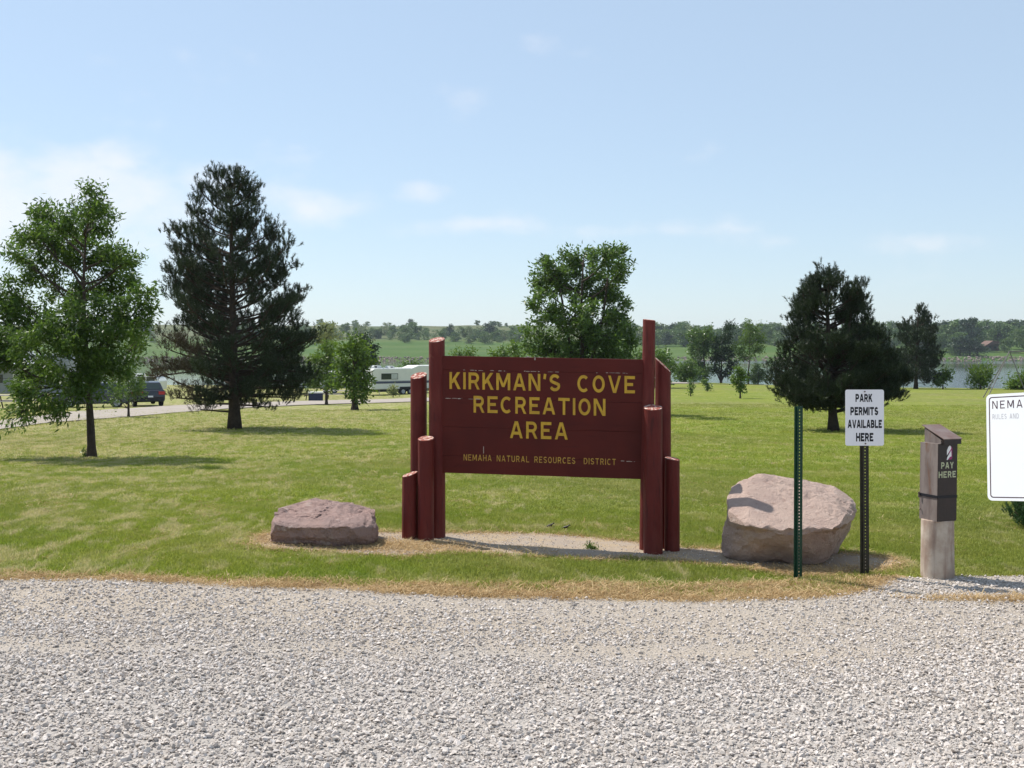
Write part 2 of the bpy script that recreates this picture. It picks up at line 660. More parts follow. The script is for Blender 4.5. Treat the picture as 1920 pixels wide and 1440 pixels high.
M_LEAF_ASH = leaf_mat('ash_leaf', (.055, .115, .015), (.15, .23, .04), .5, .46, .35)
M_LEAF_MID = leaf_mat('mid_leaf', (.06, .12, .016), (.155, .24, .045), .5, .38, .55)
M_LEAF_LIME = leaf_mat('lime_leaf', (.09, .165, .016), (.16, .24, .03), .42)
M_LEAF_DARK = leaf_mat('dark_leaf', (.018, .042, .010), (.032, .062, .014), .3)
M_LEAF_PALE = leaf_mat('pale_leaf', (.20, .24, .08), (.26, .28, .10))
M_NEEDLE = leaf_mat('pine_needle', (.014, .028, .010), (.045, .066, .022), .2)
M_NEEDLE_B = leaf_mat('brown_needle', (.05, .045, .02), (.075, .05, .028), .2)
M_BARK = simple('bark', (.075, .055, .042), (.045, .034, .028), .9, 10, .6, .15, bscale=40)
M_BARK_PALE = simple('pale_bark', (.16, .13, .10), (.10, .08, .06), .9, 10, .6, .15, bscale=40)


# ------------------------------------------------------------------ ground, lake, hills, roads
def grid_mesh(name, xs, ys, zf, sm=True):
    X, Y = np.meshgrid(xs, ys)
    Z = zf(X, Y)
    v = np.stack([X.ravel(), Y.ravel(), Z.ravel()], 1)
    nx, ny = len(xs), len(ys)
    i = np.arange(ny - 1)[:, None] * nx + np.arange(nx - 1)[None, :]
    f = np.stack([i, i + 1, i + 1 + nx, i + nx], -1).reshape(-1, 4)
    return new_mesh(name, v, f, sm)


xs = np.unique(np.concatenate([np.arange(-10, 10.01, .25), np.arange(-40, 40, 1.0), np.arange(-90, 91, 2.5), np.linspace(-320, 320, 60)]))
ys = np.unique(np.concatenate([np.linspace(-80, 0, 16), np.arange(0, 15, .25), np.arange(15, 60, .75), np.arange(60, 180, 1.5), np.linspace(180, 480, 14)]))
struct('ground', grid_mesh('ground', xs, ys, ground_z), M_LAWN)


def hnoise(x, y, s, seed=0.0):
    out = np.empty(x.shape)
    it = np.nditer([x, y], flags=['multi_index'])
    for a, b in it:
        out[it.multi_index] = mnoise.fractal(Vector((float(a) * s, float(b) * s, seed)), .9, 2.0, 4)
    return out


def shore_y(x):
    return 500 + 6 * np.sin(np.asarray(x) * .03) + 3 * np.sin(np.asarray(x) * .11 + 1)


def hill_z(x, y, nz=True):
    x = np.asarray(x, float)
    y = np.asarray(y, float)
    u = y - shore_y(x)
    p = pxof(x, y)
    s = smooth(1150, 1420, p)
    left = np.interp(u, [-12, 0, 5, 40, 150, 420, 700, 2600], [-6.5, -4.6, -3.0, -.5, 5.2, 19.2, 17, 5])
    right = np.interp(u, [-12, 0, 5, 60, 150, 420, 700, 2600], [-6.5, -4.6, -3.0, 1.5, 4.5, 12.0, 13, 5])
    z = left * (1 - s) + right * s
    if nz:
        z = z + hnoise(x, y, .006, 3.0) * 1.6 * smooth(60, 300, u) + hnoise(x, y, .03) * .5 * smooth(10, 60, u)
    return z


hx = np.unique(np.concatenate([np.arange(-300, 301, 8), np.linspace(-1400, 1400, 60)]))
hy = np.unique(np.concatenate([np.array([470, 480.]), np.arange(488, 530, 2.5), np.arange(530, 700, 8), np.arange(700, 1100, 16), np.linspace(1100, 2900, 16)]))
struct('hill', grid_mesh('hill', hx, hy, hill_z), M_HILL)

struct('lake', grid_mesh('lake', np.array([-1400, 1400.]), np.array([92, 512.]), lambda X, Y: X * 0 + WATER), M_WATER)


def strip_between(name, up, lo, mat, lift, n=90, m=8):
    """sheet between two image-read edges, laid on the terrain"""
    U = np.array([hit(*q) for q in up])
    Lw = np.array([hit(*q) for q in lo])

    def res(P):
        s = np.concatenate([[0], np.cumsum(np.linalg.norm(np.diff(P[:, :2], axis=0), axis=1))])
        t = np.linspace(0, s[-1], n)
        return np.stack([np.interp(t, s, P[:, 0]), np.interp(t, s, P[:, 1])], 1)
    A, B = res(Lw), res(U)
    v = []
    for j in range(m):
        k = j / (m - 1)
        q = A * (1 - k) + B * k
        v.append(np.column_stack([q, ground_z(q[:, 0], q[:, 1]) + lift]))
    v = np.concatenate(v)
    i = np.arange(m - 1)[:, None] * n + np.arange(n - 1)[None, :]
    f = np.stack([i, i + 1, i + 1 + n, i + n], -1).reshape(-1, 4)
    return struct(name, new_mesh(name, v, f, True), mat)


strip_between('campground_road',
              [(-190, 803), (0, 790), (133, 773), (240, 767), (327, 761), (430, 757), (560, 753), (650, 750.5), (770, 747), (850, 745.5)],
              [(-190, 835), (0, 807), (83, 795), (170, 788), (240, 783), (327, 775), (430, 767), (560, 760.5), (650, 757.5), (770, 754), (850, 751.5)],
              M_ROAD2, .045)
strip_between('shore_path', [(1225, 716.2), (1330, 717.2), (1432, 719.6)], [(1225, 719.5), (1330, 720.0), (1432, 721.6)], M_ROAD2, .05, 40, 4)

# gravel road in front: boundary read from the photo and turned into ground positions
road_px = [(-500, 1085), (0, 1090), (160, 1089), (320, 1094), (480, 1101), (640, 1109), (800, 1117), (960, 1123), (1120, 1126), (1280, 1128), (1440, 1127),
           (1560, 1122), (1625, 1108), (1650, 1092), (1680, 1086), (1800, 1084), (1920, 1083), (2400, 1082)]
lawn_px = [(-500, 1072), (0, 1076), (320, 1082), (640, 1091), (960, 1096), (1280, 1097), (1480, 1092), (1600, 1087), (1680, 1083), (1920, 1081), (2400, 1079)]
RP = np.array([hit(*q) for q in road_px])
LP = np.array([hit(*q) for q in lawn_px])
bedpoly_px = [(468, 1018), (500, 1003), (560, 996), (650, 998), (760, 1001), (860, 1001), (960, 1001), (1050, 1004), (1140, 1013), (1200, 1020), (1290, 1030), (1350, 1034),
              (1460, 1040), (1600, 1040), (1672, 1048), (1690, 1060), (1650, 1073), (1560, 1082), (1480, 1080), (1400, 1068), (1330, 1060), (1250, 1054), (1180, 1048), (1120, 1051), (1050, 1047), (930, 1043),
              (850, 1038), (760, 1046), (690, 1043), (600, 1036), (520, 1033), (475, 1028)]
BP = np.array([hit(*q)[:2] for q in bedpoly_px])


def wob(x, s=3.0, a=.05):
    x = np.asarray(x, float)
    return a * (np.sin(x * s) + .6 * np.sin(x * s * 2.7 + 1) + .4 * np.sin(x * s * 6.1 + 2))


def road_edge(x):
    return np.interp(x, RP[:, 0], RP[:, 1]) + wob(x, 4.0, .018)


def lawn_edge(x):
    return np.interp(x, LP[:, 0], LP[:, 1]) + wob(x, 3.0, .03)


def in_poly(P, x, y):
    x = np.asarray(x)
    y = np.asarray(y)
    c = np.zeros(x.shape, bool)
    n = len(P)
    j = n - 1
    for i in range(n):
        xi, yi, xj, yj = P[i][0], P[i][1], P[j][0], P[j][1]
        cond = ((yi > y) != (yj > y)) & (x < (xj - xi) * (y - yi) / (yj - yi + 1e-12) + xi)
        c ^= cond
        j = i
    return c


gx = np.concatenate([np.linspace(-60, -8, 20), np.arange(-7.9, 8, .06), np.linspace(8, 60, 20)])
nrow = 60
v = []
e = np.where(np.abs(gx) < 8, road_edge(gx), np.interp(gx, RP[:, 0], RP[:, 1]))
for j in range(nrow):
    k = (j / (nrow - 1))
    y = -60 + (e + 60) * (1 - (1 - k) ** 2.2)
    v.append(np.column_stack([gx, y, ground_z(gx, y) + .012]))
v = np.concatenate(v)
n = len(gx)
i = np.arange(nrow - 1)[:, None] * n + np.arange(n - 1)[None, :]
f = np.stack([i, i + 1, i + 1 + n, i + n], -1).reshape(-1, 4)
struct('gravel_road', new_mesh('gravel_road', v, f, True), M_GRAVEL)

# strip of dead turf between the gravel and the mown grass
vx = np.arange(-8, 5.0, .05)
ya_ = road_edge(vx) - .05
yb_ = np.maximum(lawn_edge(vx) + .02 + .04 * np.sin(vx * 13) + .03 * np.sin(vx * 31), ya_ + .01)
v = np.concatenate([np.column_stack([vx, ya_ * (1 - k) + yb_ * k, ground_z(vx, ya_ * (1 - k) + yb_ * k) + .007]) for k in (0, .33, .66, 1)])
n = len(vx)
i = np.arange(3)[:, None] * n + np.arange(n - 1)[None, :]
struct('dry_verge', new_mesh('dry_verge', v, np.stack([i, i + 1, i + 1 + n, i + n], -1).reshape(-1, 4), True), M_VERGE)

# worn gritty bed under the sign and boulders
bm = bmesh.new()
dense = []
for a in range(len(BP)):
    A, B = BP[a], BP[(a + 1) % len(BP)]
    for k in range(8):
        q = A + (B - A) * k / 8
        w = .03 * math.sin(q[0] * 17 + q[1] * 9) + .02 * math.sin(q[0] * 41)
        dense.append((q[0], q[1] + w))
cx, cy = 0.5, 9.6
gxs = np.arange(-2.6, 3.4, .1)
bv = [bm.verts.new((a, b, float(ground_z(a, b)) + .014)) for a, b in dense]
face = bm.faces.new(bv)
bmesh.ops.triangulate(bm, faces=[face])
bmesh.ops.subdivide_edges(bm, edges=bm.edges[:], cuts=2, use_grid_fill=True)
for vv in bm.verts:
    vv.co.z = float(ground_z(vv.co.x, vv.co.y)) + .014 + .006 * mnoise.noise(vv.co * 6)
me = bpy.data.meshes.new('sign_bed')
bm.to_mesh(me)
bm.free()
struct('sign_bed', me, M_BED)


# ------------------------------------------------------------------ scatter by geometry nodes
def scatter(name, P, ROT, SCL, protos, kind='stuff'):
    me = bpy.data.meshes.new(name)
    me.vertices.add(len(P))
    me.vertices.foreach_set('co', np.asarray(P, np.float32).ravel())
    a = me.attributes.new('rot', 'FLOAT_VECTOR', 'POINT')
    a.data.foreach_set('vector', np.asarray(ROT, np.float32).ravel())
    a = me.attributes.new('scl', 'FLOAT_VECTOR', 'POINT')
    a.data.foreach_set('vector', np.asarray(SCL, np.float32).ravel())
    me.update()
    o = obj(name, me)
    o['kind'] = kind
    pc = bpy.data.collections.new(name + '_kinds')
    for q in protos:
        pc.objects.link(q)
    g = bpy.data.node_groups.new(name + '_nodes', 'GeometryNodeTree')
    g.interface.new_socket('Geometry', in_out='INPUT', socket_type='NodeSocketGeometry')
    g.interface.new_socket('Geometry', in_out='OUTPUT', socket_type='NodeSocketGeometry')
    gi = g.nodes.new('NodeGroupInput')
    go = g.nodes.new('NodeGroupOutput')
    iop = g.nodes.new('GeometryNodeInstanceOnPoints')
    ci = g.nodes.new('GeometryNodeCollectionInfo')
    ci.inputs['Collection'].default_value = pc
    ci.inputs['Separate Children'].default_value = True
    ci.inputs['Reset Children'].default_value = True
    iop.inputs['Pick Instance'].default_value = True
    rv = g.nodes.new('FunctionNodeRandomValue')
    rv.data_type = 'INT'
    rv.inputs[4].default_value = 0
    rv.inputs[5].default_value = len(protos) - 1
    na = g.nodes.new('GeometryNodeInputNamedAttribute')
    na.data_type = 'FLOAT_VECTOR'
    na.inputs['Name'].default_value = 'rot'
    ns = g.nodes.new('GeometryNodeInputNamedAttribute')
    ns.data_type = 'FLOAT_VECTOR'
    ns.inputs['Name'].default_value = 'scl'
    e2r = g.nodes.new('FunctionNodeEulerToRotation')
    g.links.new(gi.outputs[0], iop.inputs['Points'])
    g.links.new(ci.outputs[0], iop.inputs['Instance'])
    g.links.new(rv.outputs[2], iop.inputs['Instance Index'])
    g.links.new(na.outputs[0], e2r.inputs[0])
    g.links.new(e2r.outputs[0], iop.inputs['Rotation'])
    g.links.new(ns.outputs[0], iop.inputs['Scale'])
    g.links.new(iop.outputs[0], go.inputs[0])
    m = o.modifiers.new('scatter', 'NODES')
    m.node_group = g
    return o


def proto(name, mesh, mat):
    mesh.materials.append(mat)
    return bpy.data.objects.new(name, mesh)


def stone_proto(i, mat, flat=.62):
    bm = bmesh.new()
    r = random.Random(i)
    for k in range(11):
        d = Vector((r.gauss(0, 1), r.gauss(0, 1), r.gauss(0, 1))).normalized()
        d.x *= .5 * r.uniform(.8, 1.25)
        d.y *= .42 * r.uniform(.8, 1.2)
        d.z *= .5 * flat * r.uniform(.8, 1.2)
        bm.verts.new(d)
    bmesh.ops.convex_hull(bm, input=bm.verts[:])
    me = bpy.data.meshes.new('stone')
    bm.to_mesh(me)
    bm.free()
    return proto('stone_kind', me, mat)


stones = [stone_proto(i, M_STONE) for i in range(9)]


def track(x, y):
    """1 where wheels have ground the gravel down to fines"""
    c = 6.55 + .10 * x * .4 + .12 * np.sin(x * .7)
    a = np.exp(-((y - c) / .22) ** 2) * (.75 + .25 * np.sin(x * 1.7))
    b = np.exp(-((y - (7.75 + .02 * x)) / .45) ** 2) * .55
    return np.clip(a * (1 - .55 * smooth(1.5, 4.5, x)) + b, 0, 1)


def gravel(n, y0, y1, xa, xb, smin, smax, keep):
    y = rng.uniform(y0, y1, n)
    x = rng.uniform(-1, 1, n) * (xa + (xb - xa) * (y - y0) / (y1 - y0))
    k = (y < road_edge(x) + .02) & (rng.random(n) < keep(x, y))
    x, y = x[k], y[k]
    m = len(x)
    s = smin + (smax - smin) * rng.random(m) ** 2.2
    z = ground_z(x, y) + .012 + s * rng.uniform(.05, .30, m)
    rot = np.column_stack([rng.normal(0, .35, m), rng.normal(0, .35, m), rng.uniform(0, 6.28, m)])
    sc = s[:, None] * rng.uniform(.8, 1.2, (m, 3))
    return np.column_stack([x, y, z]), rot, sc


def clump(x, y, s=1.6, seed=0.0):
    return .5 + .5 * np.sin(x * s + 2.3 * np.sin(y * s * 1.3 + seed)) * np.sin(y * s * 2.1 + 1.7 * np.sin(x * s * .8 + seed))


near_keep = lambda x, y: np.clip(1.15 - .95 * track(x, y) - .75 * smooth(5.7, 6.75, y + .35 * np.sin(x * 1.1 + 1) + .15 * np.sin(x * 4)) + .20 * (clump(x, y) - .5) + .35 * smooth(1, 4, x) * smooth(6.0, 6.4, y), .05, 1)
mid_keep = lambda x, y: np.clip(.85 + .6 * (clump(x, y, 1.1, 2.) - .5) - .85 * track(x, y) - .5 * smooth(-.25, -.02, y - road_edge(x)), .04, 1)
A = gravel(125000, 3.2, 6.9, 5.0, 7.2, .011, .037, near_keep)
B = gravel(90000, 3.2, 6.9, 5.0, 7.2, .008, .02, lambda x, y: .95 - .85 * track(x, y))
C = gravel(95000, 5.9, 9.3, 6.4, 8.2, .008, .034, mid_keep)
D = gravel(92000, 6.0, 9.3, 6.5, 8.2, .008, .019, lambda x, y: .95 - .6 * track(x, y))
scatter('gravel', *[np.concatenate([q[i] for q in (A, B, C, D)]) for i in range(3)], stones)

# grit on the sign bed
n = 9000
x = rng.uniform(-2.6, 3.4, n)
y = rng.uniform(8.6, 11.2, n)
k = in_poly(BP, x, y) & (rng.random(n) < clump(x, y, 2.2, 1.) * .9 + .1)
x, y = x[k], y[k]
s = rng.uniform(.006, .017, len(x))
scatter('bed_gravel', np.column_stack([x, y, ground_z(x, y) + .016 + s * .2]), rng.normal(0, .4, (len(x), 3)) + np.array([0, 0, 1]) * rng.uniform(0, 6, (len(x), 1)),
        s[:, None] * np.ones(3), [stone_proto(60 + i, M_STONE) for i in range(4)])


def tuft_proto(i, mat, blades=15, h=.045, w=.0055, spread=.06, lean=.5, name='tuft_kind'):
    r = np.random.default_rng(100 + i)
    v = []
    f = []
    for b in range(blades):
        a = r.uniform(0, 6.28)
        rr = spread * math.sqrt(r.random())
        bx, by = rr * math.cos(a), rr * math.sin(a)
        hh = h * r.uniform(.5, 1.15)
        a2 = r.uniform(0, 6.28)
        l = hh * lean * r.uniform(.2, 1.3)
        a3 = r.uniform(0, 6.28)
        sx, sy = math.cos(a3) * w / 2, math.sin(a3) * w / 2
        dx, dy = math.cos(a2) * l, math.sin(a2) * l
        o = len(v)
        v += [(bx - sx, by - sy, -.006), (bx + sx, by + sy, -.006), (bx + dx * .4 + sx * .8, by + dy * .4 + sy * .8, hh * .6), (bx + dx * .4 - sx * .8, by + dy * .4 - sy * .8, hh * .6), (bx + dx, by + dy, hh)]
        f += [(o, o + 1, o + 2, o + 3), (o + 3, o + 2, o + 4)]
    return proto(name, new_mesh('tuft', v, f), mat)


tufts = [tuft_proto(i, M_BLADE) for i in range(7)]


def lawn_pts(n, y0, y1, scale, hz, marg=3.6, keep=None):
    y = rng.uniform(y0, y1, n)
    x = rng.uniform(-1, 1, n) * (y * .475 * 1.0 + marg)
    k = ((y > lawn_edge(x)) | ((y > road_edge(x) + .05) & (rng.random(n) < .85 * clump(x, y, 5., 2.) * smooth(-.02, .25, y - road_edge(x))))) & ~in_poly(BP, x, y)
    if keep is not None:
        k &= rng.random(n) < keep(x, y)
    x, y = x[k], y[k]
    m = len(x)
    s = scale * rng.uniform(.75, 1.3, m)
    hv = hz * rng.uniform(.6, 1.25, m) * (.75 + .5 * clump(x, y, 2.5, 4.))
    return (np.column_stack([x, y, ground_z(x, y)]), np.column_stack([rng.normal(0, .08, m), rng.normal(0, .08, m), rng.uniform(0, 6.28, m)]),
            np.column_stack([s, s, hv]))


G = [lawn_pts(62000, 8.2, 12.5, 1.0, .80), lawn_pts(52000, 12.5, 20, 1.5, .8), lawn_pts(34000, 20, 34, 2.3, .8), lawn_pts(22000, 34, 60, 3.8, .9)]
scatter('grass', *[np.concatenate([q[i] for q in G]) for i in range(3)], tufts)

# straw: dead edge along the gravel, ring round the bed, loose clippings
straws = [tuft_proto(200 + i, M_STRAW, 14, .026, .0045, .07, 2.4) for i in range(5)]
n = 20000
x = rng.uniform(-8, 8, n)
ye = road_edge(x)
yl = lawn_edge(x)
yy = ye - .05 + (yl - ye + .04) * rng.random(n)
tp = 1 - smooth(2.75, 3.1, x)
k = (rng.random(n) < tp * np.clip(clump(x, yy, 3.1, .5) * .8 + .15 + .25 * smooth(-2.5, 1.0, x) - .1, 0, 1) * .8) & ((yl - ye) > .03)
SX, SY = x[k], yy[k]
# strip of brown straw in the gravel at the right
n = 1200
x = rng.uniform(2.7, 5.5, n)
y = np.array([hit(960 + 2100 * q / 8.1, 1125)[1] for q in (2.7, 4.0, 5.5)])
y = np.interp(x, (2.7, 4, 5.5), y) + rng.normal(0, .045, n) + wob(x, 5, .02)
k = rng.random(n) < smooth(2.6, 3.6, x) * .8
SX, SY = np.concatenate([SX, x[k]]), np.concatenate([SY, y[k]])
# ring around the bed
n = 2200
ei = rng.integers(0, len(BP), n)
tt = rng.random(n)[:, None]
q = BP[ei] * (1 - tt) + BP[(ei + 1) % len(BP)] * tt + rng.normal(0, .055, (n, 2))
k = rng.random(n) < .35 + .65 * clump(q[:, 0], q[:, 1], 3.7, 1.)
SX, SY = np.concatenate([SX, q[k, 0]]), np.concatenate([SY, q[k, 1]])
# clumps on the bed itself and around boulders
n = 1500
q = np.column_stack([rng.normal(-1.25, .55, n), rng.normal(9.85, .16, n)])
q = np.concatenate([q, np.column_stack([rng.normal(2.0, .65, n), rng.normal(9.05, .14, n)])])
k = in_poly(BP, q[:, 0], q[:, 1])
SX, SY = np.concatenate([SX, q[k, 0]]), np.concatenate([SY, q[k, 1]])
# windrows on the lawn
n = 30000
y = rng.uniform(8.8, 30, n)
x = rng.uniform(-1, 1, n) * (y * .475 + 1)
nz = np.array([mnoise.fractal(Vector((1.3 * a + .5 * b, .6 * b - .4 * a, 2.0)), .7, 2.1, 4) for a, b in zip(x, y)])
k = (nz > .20 + .16 * smooth(-4, 3, x)) & (y > lawn_edge(x) + .3) & ~in_poly(BP, x, y) & (rng.random(n) < .6)
SX, SY = np.concatenate([SX, x[k]]), np.concatenate([SY, y[k]])
m = len(SX)
sc = rng.uniform(.7, 1.5, m)
scatter('dry_straw', np.column_stack([SX, SY, ground_z(SX, SY) + .012]), np.column_stack([rng.normal(0, .15, m), rng.normal(0, .15, m), rng.uniform(0, 6.28, m)]),
        np.column_stack([sc, sc, rng.uniform(.25, .75, m)]), straws)

# riprap along the far shore
n = 2600
x = rng.uniform(-330, 330, n)
y = shore_y(x) + rng.uniform(-.5, 5.5, n)
s = rng.uniform(.5, 1.5, n)
M_RIP = simple('riprap_rock', (.34, .27, .24), (.22, .16, .14), .9, 3)
scatter('riprap', np.column_stack([x, y, hill_z(x, y, False) + .1]), rng.normal(0, .5, (n, 3)) + np.array([0, 0, 1]) * rng.uniform(0, 6, (n, 1)),
        s[:, None] * np.ones(3), [stone_proto(80 + i, M_RIP, .8) for i in range(4)])


# ------------------------------------------------------------------ trees
def unit(v):
    return v / np.maximum(np.linalg.norm(v, axis=-1, keepdims=True), 1e-9)


def leaf_quads(P, D, L, Wd, r):
    n = len(P)
    D = unit(D)
    s = unit(np.cross(D, unit(r.normal(size=(n, 3)))))
    L = L * r.uniform(.65, 1.25, (n, 1))
    Wd = Wd * r.uniform(.7, 1.2, (n, 1))
    nrm = np.cross(D, s)
    a = P
    b = P + D * L * .42 + s * Wd * .5 + nrm * Wd * .12
    c = P + D * L
    d = P + D * L * .42 - s * Wd * .5 + nrm * Wd * .12
    v = np.stack([a, b, c, d], 1).reshape(-1, 3)
    f = np.arange(4 * n).reshape(-1, 4)
    return v, f


def leafy(name, label, base, trunk_px, lobes, n_leaf, leaf_l, leaf_w, mat, bark=None, d=None, group=None, cat='tree',
          trunk_r=.08, seed=1, first=None, droop=.35, twigs=True, clump_r=.16, shell=.35, depth_k=1.0, sub=1.0, stems=None):
    """tree whose crown is spread over lobes given as (px, py, rx, ry) in photo units at its own distance"""
    r = np.random.default_rng(seed)
    bx, by = base
    if d is None:
        b3 = hit(bx, by)
    else:
        x = (bx - 960) / F * d
        b3 = np.array((x, d, float(ground_z(x, d))))
    d = b3[1]
    k = d / F

    def loc(px, py, dy=0.0):
        return np.array(((px - bx) * k, dy, CAM_H - (py - HOR) * k - b3[2]))
    th = thing(name, label, cat, b3, 0, group)
    mb = MB()
    tp = [np.array((0, 0, -.12))] + [loc(*q) for q in trunk_px]
    hs = np.array([q[2] for q in tp])
    nT = len(tp)
    rad = [trunk_r * 1.25] + [trunk_r * max(.16, 1 - .85 * (i / (nT - 1)) ** .8) for i in range(1, nT)]
    rad[1] = trunk_r
    tp2 = [tp[0], np.array((0, 0, .02)), np.array((0, 0, .02)) * .5 + tp[1] * .25 + np.array((0, 0, .08))] + tp[1:]
    rad = [trunk_r * 1.7, trunk_r * 1.45, trunk_r * 1.08] + rad[1:]
    mb.tube(tp2, rad, 9)
    if stems:
        for st in stems:
            pts = [loc(*q) for q in st]
            mb.tube(pts, [trunk_r * .6 * (1 - .7 * i / len(pts)) for i in range(len(pts))], 7)
    LPs, LD = [], []
    area = np.array([q[2] * q[3] for q in lobes], float)
    wts = area / area.sum()
    Rx = max(abs(q[0] - bx) + q[2] * .5 for q in lobes)
    for (lx, ly, rx, ry), w in zip(lobes, wts):
        dyy = r.uniform(-.75, .75) * math.sqrt(max(Rx ** 2 * .8 - (lx - bx) ** 2, (rx * .4) ** 2)) * k * depth_k
        kk_ = (d + dyy) / F
        c = np.array(((lx - 960) * kk_ - b3[0], dyy, CAM_H - (ly - HOR) * kk_ - b3[2]))
        ra = np.array((rx * k, (rx + ry) * .5 * k * depth_k, ry * k))
        # attachment point lower on the trunk
        at_z = max(hs[1] * .75 if first is None else loc(bx, first)[2], c[2] - max(.5 * ra[2], abs(c[0]) * .7) - .15)
        j = np.clip(np.searchsorted(hs, at_z), 1, nT - 1)
        tt = np.clip((at_z - hs[j - 1]) / max(hs[j] - hs[j - 1], 1e-6), 0, 1)
        at = tp[j - 1] * (1 - tt) + tp[j] * tt
        mid = at * .5 + c * .5 + np.array((0, 0, (-.06 if c[2] > at[2] else .12) * np.linalg.norm(c - at)))
        lim = [at, at * .7 + mid * .3 + r.normal(0, .02, 3), mid, c]
        lr = trunk_r * .42
        mb.tube(lim, [lr, lr * .8, lr * .55, lr * .28], 6, False)
        ncl = max(5, int(sub * 34 * (rx * ry * k * k) / (.9 * .9)) + 6)
        u = unit(r.normal(size=(ncl, 3)))
        rr = (shell + (1 - shell) * r.random((ncl, 1))) ** .6
        cl = c + u * rr * ra
        nl = max(4, int(n_leaf * w / ncl))
        for q in cl:
            s0 = lim[2] * (1 - .6) + c * .6 if r.random() < .6 else mid
            s0 = s0 + (q - s0) * .1
            m2 = (s0 + q) / 2 + np.array((0, 0, -.03)) + r.normal(0, .03, 3)
            if twigs:
                mb.tube([s0, m2, q], [lr * .22, lr * .15, lr * .05], 3, False)
            ax = unit(q - m2)
            t_ = r.random((nl, 1))
            pp = q + (t_ - .65) * ax * clump_r * 1.6 + r.normal(0, 1, (nl, 3)) * clump_r * .55
            dd = ax * .5 + r.normal(0, .55, (nl, 3)) + np.array((0, 0, -droop))
            LPs.append(pp)
            LD.append(dd)
    obj('trunk', mb.make('trunk', True), bark or M_BARK, th)
    v, f = leaf_quads(np.concatenate(LPs), np.concatenate(LD), leaf_l, leaf_w, r)
    obj('crown', new_mesh('crown', v, f), mat, th)
    return th


def needles(P, A, Ln, K, nl, nw, r, up=.0):
    """bottle brushes: start P, axis A, length Ln, K needles each"""
    n = len(P)
    P = np.repeat(P, K, 0)
    A = np.repeat(unit(A), K, 0)
    Ln = np.repeat(Ln, K)[:, None]
    t = r.random((n * K, 1)) ** .8
    perp = unit(np.cross(A, unit(r.normal(size=(n * K, 3)))))
    ph = r.uniform(.35, 1.1, (n * K, 1))
    D = A * np.cos(ph) + perp * np.sin(ph)
    D[:, 2] += up
    D = unit(D)
    b = P + A * Ln * t
    s = unit(np.cross(D, unit(r.normal(size=(n * K, 3))))) * nw * .5
    tip = b + D * nl * r.uniform(.7, 1.15, (n * K, 1))
    v = np.stack([b - s, b + s, tip], 1).reshape(-1, 3)
    return v, np.arange(3 * n * K).reshape(-1, 3)


